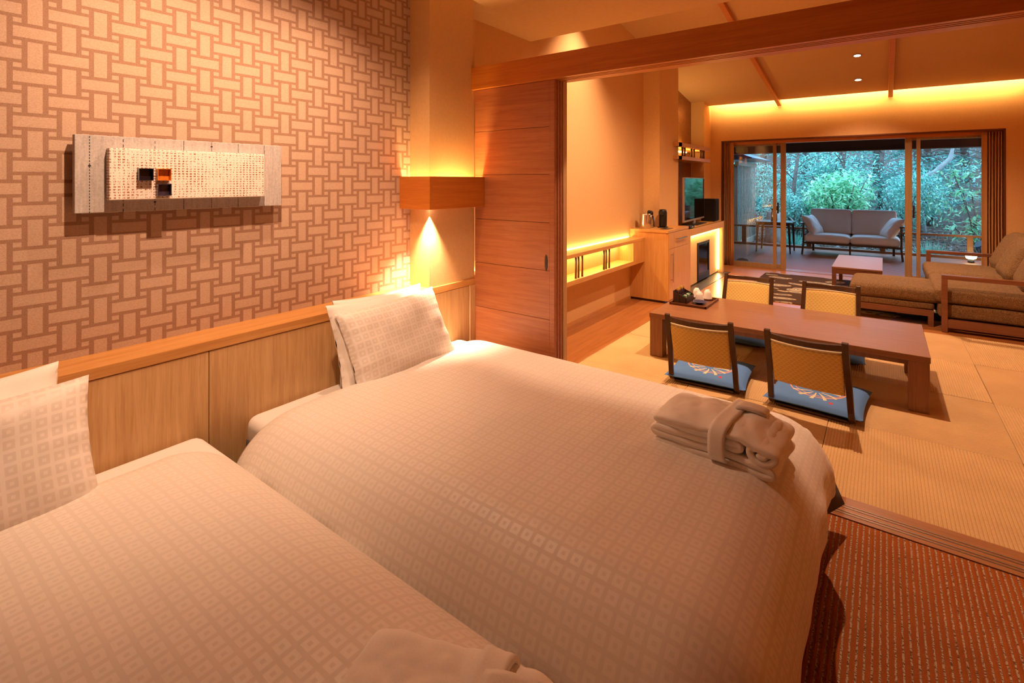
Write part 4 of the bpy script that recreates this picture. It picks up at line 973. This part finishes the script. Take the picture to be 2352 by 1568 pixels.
# deck lamp
o = thing('deck_lamp', 'small glowing lamp on the veranda deck behind the tweed sofa', 'lamp', (1.25, 12.05, 0)); MB().lathe([(0, 0), (.05, 0), (.05, .02), (.03, .05), (.04, .06), (0, .06)], n=20).build('base', 'black', o); MB().lathe([(.04, .06), (.07, .075), (.085, .14), (.085, .165), (0, .165)], n=24).build('shade', 'lampglow', o, smooth=True)
light('bulb', 'POINT', (0, -.02, .22), 9, LED, o, shadow_soft_size=.05)
o = MB().lathe([(0, 0), (.07, 0), (.085, .03), (.06, .07), (0, .085)], n=10).build('stone', 'stone', smooth=True); o.location = (-2.02, 9.62, 0); o.scale = (1.3, .8, 1); tag(o, 'small dark stone on the deck inside the window corner', 'stone')
# slatted privacy fence with small roof
fe = thing('slat_fence', 'pale vertical slat fence with tiled coping beside the veranda', 'fence', (-2.78, 13.6, -.2)); O = (-2.78, 13.6, -.2)
MB().box(-2.95, -2.88, 12.62, 14.70, -.25, 1.86).build('backboard', 'railwood', fe, O)
for k in range(14):
    y = 12.64+.150*k; MB().box(-2.768, -2.760, y, y+.072, -.05, 1.83).build('slat', 'bamboo_slat', fe, O)
MB().box(-2.82, -2.74, 12.62, 14.72, 1.82, 1.92).build('cap_rail', 'bamboo_slat', fe, O); MB().box(-2.82, -2.72, 12.62, 14.72, -.1, .02).build('foot_rail', 'bamboo_slat', fe, O)
MB().prism([(-3.15, 1.94), (-2.45, 1.98), (-2.45, 2.0), (-2.85, 2.16), (-3.15, 2.05)], 12.64, 14.95, 'y').build('coping', M['bluemetal'], fe, O)

# ================================================================== GARDEN
def gz(x, y):
    b = -.22 if y < 13.4 else (-.22+.25*min(1, (y-13.4)/2.0))
    if y > 15: b += .09*(y-15)+.010*(y-15)**2
    return b+.08*nz(x*.7, y*.7)
mb = MB(); mb.grid(60, 60, lambda a, b: (-14+30*a, 12.45+22*b, gz(-14+30*a, 12.45+22*b)-(.2 if b == 0 else 0)))
o = mb.build('ground', 'soil', smooth=True); tag(o, kind='structure', label='garden soil rising behind the veranda')
def leaves(n, sampler, L, wr, drop=.3, fold=.25, seed=0, flat=.5):
    r = np.random.default_rng(seed); P = np.array([sampler(r) for _ in range(n)])
    th = r.uniform(0, 2*PI, n); ph = r.normal(-drop, flat, n); ln = L*r.uniform(.65, 1.25, n)
    d = np.stack([np.cos(th)*np.cos(ph), np.sin(th)*np.cos(ph), np.sin(ph)], 1)
    s = np.stack([-np.sin(th), np.cos(th), np.zeros(n)], 1); roll = r.normal(0, .5, n)[:, None]
    u = np.cross(s, d); s2 = s*np.cos(roll)+u*np.sin(roll); u2 = np.cross(s2, d)
    w = (ln*wr)[:, None]; l = ln[:, None]
    V = np.stack([P, P+d*l*.5+s2*w*.5+u2*w*fold*.3, P+d*l, P+d*l*.5-s2*w*.5+u2*w*fold*.3], 1).reshape(-1, 3)
    F = np.arange(n*4).reshape(-1, 4)
    return V, F
def leafobj(name, parts, mat, parent, org=(0, 0, 0)):
    V = np.concatenate([p[0] for p in parts]); off = 0; F = []
    for v, f in parts: F.append(f+off); off += len(v)
    F = np.concatenate(F); me = bpy.data.meshes.new(name); V = V-np.array(org)
    me.vertices.add(len(V)); me.vertices.foreach_set('co', V.astype(np.float32).ravel()); me.loops.add(F.size); me.loops.foreach_set('vertex_index', F.astype(np.int32).ravel())
    me.polygons.add(len(F)); me.polygons.foreach_set('loop_start', np.arange(0, F.size, 4, dtype=np.int32)); me.polygons.foreach_set('loop_total', np.full(len(F), 4, dtype=np.int32))
    me.update(calc_edges=True); me.validate(); me.materials.append(M[mat]); o = bpy.data.objects.new(name, me); COL.objects.link(o); o.parent = parent; return o
def shell(c, R):
    def f(r):
        d = r.normal(0, 1, 3); d /= np.linalg.norm(d); k = r.uniform(.35, 1)**.45
        k *= 1+.22*noise.noise(Vector(d*2.3)+Vector(c))
        p = np.array(c)+d*k*np.array(R); return p
    return f
def shrub(x, y, rx, ry, h, n, L, wr, mat, label, seed, grp='garden shrubs'):
    z = gz(x, y)-.05; o = thing('garden_shrub', label, 'shrub', (x, y, z), 0, grp)
    mb = MB(); r = random.Random(seed)
    for k in range(7):
        a = r.uniform(0, 2*PI); e = (rx*.6*math.cos(a), ry*.6*math.sin(a), h*r.uniform(.55, .85)); mb.tube([(0.02*k-.06, 0, 0), (e[0]*.35, e[1]*.35, e[2]*.45), e], [.03, .02, .008], 6)
    mb.build('stems', 'bark', o, smooth=True)
    ps = []
    for k in range(6):
        c = (r.uniform(-rx, rx)*.5, r.uniform(-ry, ry)*.5, h*r.uniform(.42, .68)); ps.append(leaves(n//6, shell(c, (rx*.6, ry*.6, h*.36)), L, wr, .35, .25, seed*10+k))
    q = leafobj('foliage', ps, mat, o); q['kind'] = 'stuff'; return o
shrub(-1.9, 15.2, .9, .7, 1.35, 4200, .085, .38, 'leaf_mid', 'bluish small leaved shrub behind the outdoor table', 1)
shrub(-.85, 15.4, .85, .7, 1.75, 3600, .15, .30, 'leaf_bright', 'bright shrub with long pointed leaves behind the white sofa', 2)
shrub(.35, 15.6, .95, .7, 1.75, 4600, .08, .36, 'leaf_mid', 'fine leaved rounded shrub behind the right seat of the white sofa', 3)
shrub(-2.9, 16.6, 1.1, .8, 2.0, 4200, .09, .36, 'leaf_mid', 'tall fine leaved shrub behind the slat fence end', 4)
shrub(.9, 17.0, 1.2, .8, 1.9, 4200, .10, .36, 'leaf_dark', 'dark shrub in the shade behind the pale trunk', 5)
shrub(-1.3, 17.4, 1.4, .8, 2.2, 4600, .12, .33, 'leaf_mid', 'broad green shrub in the second row under the conifers', 6)
shrub(3.4, 15.6, 1.2, .9, 2.2, 3600, .12, .36, 'leaf_mid', 'leafy shrub beyond the large leaved rhododendron', 7)
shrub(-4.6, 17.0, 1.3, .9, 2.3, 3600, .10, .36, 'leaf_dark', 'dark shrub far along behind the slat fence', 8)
# rhododendron with large leaves: leaf objects share one mesh
rh = thing('rhododendron', 'rhododendron with large glossy leaves outside the pane behind the tweed sofa', 'shrub', (1.62, 14.3, gz(1.62, 14.3)-.05)); r = random.Random(5)
mb = MB(); tips = []
for k in range(16):
    a = r.uniform(0, 2*PI); rad = r.uniform(.1, .8); hgt = r.uniform(.45, 2.15); e = (rad*math.cos(a), .55*rad*math.sin(a), hgt); mb.tube([(0, 0, 0), (e[0]*.4, e[1]*.4, hgt*.5), e], [.028, .018, .008], 6); tips += [e, (e[0]*.75, e[1]*.75, hgt*.78)]
mb.build('stems', 'bark', rh, smooth=True)
lm = MB(); lm.add([(0, 0, 0), (.05, .026, .010), (.10, .024, .008), (.15, 0, -.012), (.10, -.024, .008), (.05, -.026, .010), (.05, 0, 0), (.10, 0, -.002)], [(0, 6, 1), (0, 5, 6), (1, 6, 7, 2), (6, 5, 4, 7), (2, 7, 3), (7, 4, 3)])
l0 = lm.build('leaf', 'leaf_big', rh, smooth=True); k = 0
for tp in tips:
    for q in range(9):
        o = l0 if k == 0 else l0.copy()
        if k: COL.objects.link(o)
        k += 1; o.location = (tp[0]+r.uniform(-.05, .05), tp[1]+r.uniform(-.05, .05), tp[2]+r.uniform(-.06, .06)); o.rotation_euler = (r.uniform(-.5, .5), r.uniform(-.2, .75), r.uniform(0, 2*PI)); s = r.uniform(.75, 1.3); o.scale = (s, s, s)
q = leafobj('inner_foliage', [leaves(700, shell((0, 0, 1.2), (.9, .6, .95)), .12, .32, .4, .25, 77)], 'leaf_big', rh); q['kind'] = 'stuff'
# conifers
def conifer(x, y, h, rad, label, seed, mat='leaf_dark', lean=0, n=5200, low=.12, pale=False):
    z = gz(x, y)-.1; o = thing('conifer', label, 'tree', (x, y, z), 0, 'conifers behind the garden shrubs'); r = random.Random(seed)
    MB().tube([(0, 0, 0), (lean*.4, 0, h*.35), (lean, 0, h)], [.13, .10, .03], 10).build('trunk', 'bark_pale' if pale else 'bark', o, smooth=True)
    mb = MB(); ps = []; nb_ = 26
    for k in range(nb_):
        f = low+(1-low)*k/nb_; a = r.uniform(0, 2*PI); ln = rad*(1-.75*f)*r.uniform(.7, 1.15); zz = h*f; bx = lean*f
        e = (bx+ln*math.cos(a), ln*math.sin(a), zz-.12*ln+.05); mb.tube([(bx, 0, zz), ((bx+e[0])/2, e[1]/2, zz+.06*ln), e], [.028, .018, .006], 5)
        def smp(rr, a=a, ln=ln, zz=zz, bx=bx):
            t = rr.uniform(.15, 1.05); sp = rr.normal(0, .20*ln*(1.1-t*.6)); dr = -.12*ln*t*t-abs(rr.normal(0, .07))+.03
            return np.array([bx+math.cos(a)*ln*t-math.sin(a)*sp, math.sin(a)*ln*t+math.cos(a)*sp, zz+dr+.06*ln*math.sin(PI*min(1, t))])
        ps.append(leaves(n//nb_, smp, .15, .22, .25, .2, seed*100+k, .25))
    mb.build('branches', 'bark', o, smooth=True); q = leafobj('foliage', ps, mat, o); q['kind'] = 'stuff'
conifer(-1.2, 19.0, 5.2, 1.8, 'conifer with feathery boughs behind the middle of the white sofa', 31, 'leaf_mid', .2)
conifer(.9, 19.6, 5.6, 1.8, 'conifer with feathery boughs behind the fine leaved shrub', 32, 'leaf_dark', -.2)
conifer(-3.4, 19.2, 5.4, 1.8, 'conifer standing behind the end of the slat fence', 33, 'leaf_mid', .1)
conifer(2.9, 18.6, 5.2, 1.8, 'conifer behind the large leaved rhododendron', 34, 'leaf_mid', -.3)
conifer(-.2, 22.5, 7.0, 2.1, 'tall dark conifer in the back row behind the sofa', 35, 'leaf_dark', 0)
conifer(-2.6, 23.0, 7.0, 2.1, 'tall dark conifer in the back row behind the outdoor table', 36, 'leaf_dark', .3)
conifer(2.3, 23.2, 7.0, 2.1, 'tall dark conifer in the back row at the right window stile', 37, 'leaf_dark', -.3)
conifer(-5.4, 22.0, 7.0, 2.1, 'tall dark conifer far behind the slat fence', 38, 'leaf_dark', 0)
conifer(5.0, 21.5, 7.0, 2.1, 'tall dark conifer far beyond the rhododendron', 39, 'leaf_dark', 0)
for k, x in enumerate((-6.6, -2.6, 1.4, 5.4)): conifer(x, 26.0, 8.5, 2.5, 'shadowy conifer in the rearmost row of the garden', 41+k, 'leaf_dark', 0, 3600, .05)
# bent pale trunk
t = thing('bent_tree', 'leafless tree with pale bent trunk outside the right window stile', 'tree', (.80, 16.1, gz(.80, 16.1)-.1)); 
MB().tube([(0, 0, 0), (-.08, 0, .7), (-.16, .02, 1.15), (-.05, .02, 1.45), (.22, .0, 1.62), (.5, -.02, 1.95), (.62, 0, 2.7)], [.085, .075, .07, .068, .06, .052, .03], 12).build('trunk', 'bark_pale', t, smooth=True)
MB().tube([(-.14, 0, .95), (.12, -.03, 1.08), (.42, -.03, 1.2), (.62, -.05, 1.38)], [.034, .028, .02, .01], 8).build('branch', 'bark_pale', t, smooth=True)
for x, y, h, l in ((-1.0, 17.2, 3.4, 'slender dark trunk among the shrubs behind the sofa'), (-.1, 18.1, 3.6, 'slender leaning trunk behind the fine leaved shrub'), (-2.1, 16.2, 2.6, 'slender trunk leaning behind the outdoor table')):
    t = thing('sapling', l, 'tree', (x, y, gz(x, y)-.1)); MB().tube([(0, 0, 0), (.05, 0, h*.5), (.22, 0, h)], [.07, .055, .03], 8).build('trunk', 'bark', t, smooth=True)
    for q in range(5):
        z = h*(.3+.12*q); a = q*2.2; MB().tube([(.05+.17*max(0, z/h-.5)*2, 0, z), (.35*math.cos(a), .3*math.sin(a), z+.25), (.6*math.cos(a), .5*math.sin(a), z+.36)], [.016, .011, .005], 5).build('twig', 'bark', t, smooth=True)
o = MB().lathe([(0, 0), (.24, 0), (.20, .25), (.21, .5), (.16, .8), (.08, .86), (0, .88)], n=9).build('standing_stone', 'bark_pale', smooth=True); o.location = (-2.28, 14.4, gz(-2.28, 14.4)-.05); tag(o, 'pale upright garden stone beside the slat fence', 'stone')
# garden spotlight
g = thing('garden_spotlight', 'blue grey garden spotlight on a stake beyond the railing', 'garden light', (1.62, 14.05, gz(1.62, 14.05))); 
g.location = (1.60, 13.35, gz(1.6, 13.35)); MB().tube([(0, 0, -.02), (0, 0, .34)], .018, 8).build('stake', 'bluemetal', g); MB().tube([(-.10, -.06, .44), (-.02, -.01, .37), (.09, .05, .30)], [.075, .075, .06], 14).build('lamp_head', 'bluemetal', g, smooth=True); MB().tube([(-.112, -.067, .449), (-.096, -.056, .436)], .079, 14).build('rim', 'iron', g)
# grass tuft, gravel, leaf litter
def tuft(x, y, label):
    z = gz(x, y)-.02; o = thing('grass_tuft', label, 'grass', (x, y, z)); V, F = leaves(260, lambda r: np.array([r.normal(0, .07), r.normal(0, .06), 0]), .42, .035, -1.15, .2, int(x*100+500), .28); q = leafobj('blades', [(V, F)], 'leaf_mid', o); q['kind'] = 'stuff'
tuft(.78, 13.4, 'grass tuft behind the railing near the rhododendron'); tuft(-1.75, 13.6, 'grass tuft behind the railing near the pale stone')
r = np.random.default_rng(3); n = 5200
P = np.stack([r.uniform(-3.5, 3, n), r.uniform(12.62, 13.5, n)], 1); R = r.uniform(.012, .034, n); V = []; F = []
for k in range(n):
    x, y = P[k]; z = gz(x, y)+.006; q = R[k]; c = len(V); a = r.uniform(0, 6.28)
    V += [(x+q*math.cos(a+t*1.5708)*(1 if t % 2 else .7), y+q*math.sin(a+t*1.5708)*(1 if t % 2 else .7), z) for t in range(4)]+[(x, y, z+q*.6)]
    F += [(c, c+1, c+4), (c+1, c+2, c+4), (c+2, c+3, c+4), (c+3, c, c+4)]
mb = MB(); mb.v = V; mb.f = F; o = mb.build('gravel', 'gravel', fix=False); tag(o, 'pale gravel strip along the veranda edge', 'gravel', kind='stuff')
V, Fc = leaves(9000, lambda r: (lambda x, y: np.array([x, y, gz(x, y)+.015]))(r.uniform(-5, 4.5), 13.2+abs(r.normal(0, 2.2))), .09, .5, 0, .3, 91, .2)
o = leafobj('leaf_litter', [(V, Fc)], 'litter', None); tag(o, 'dry fallen leaves covering the garden ground', 'leaves', kind='stuff')
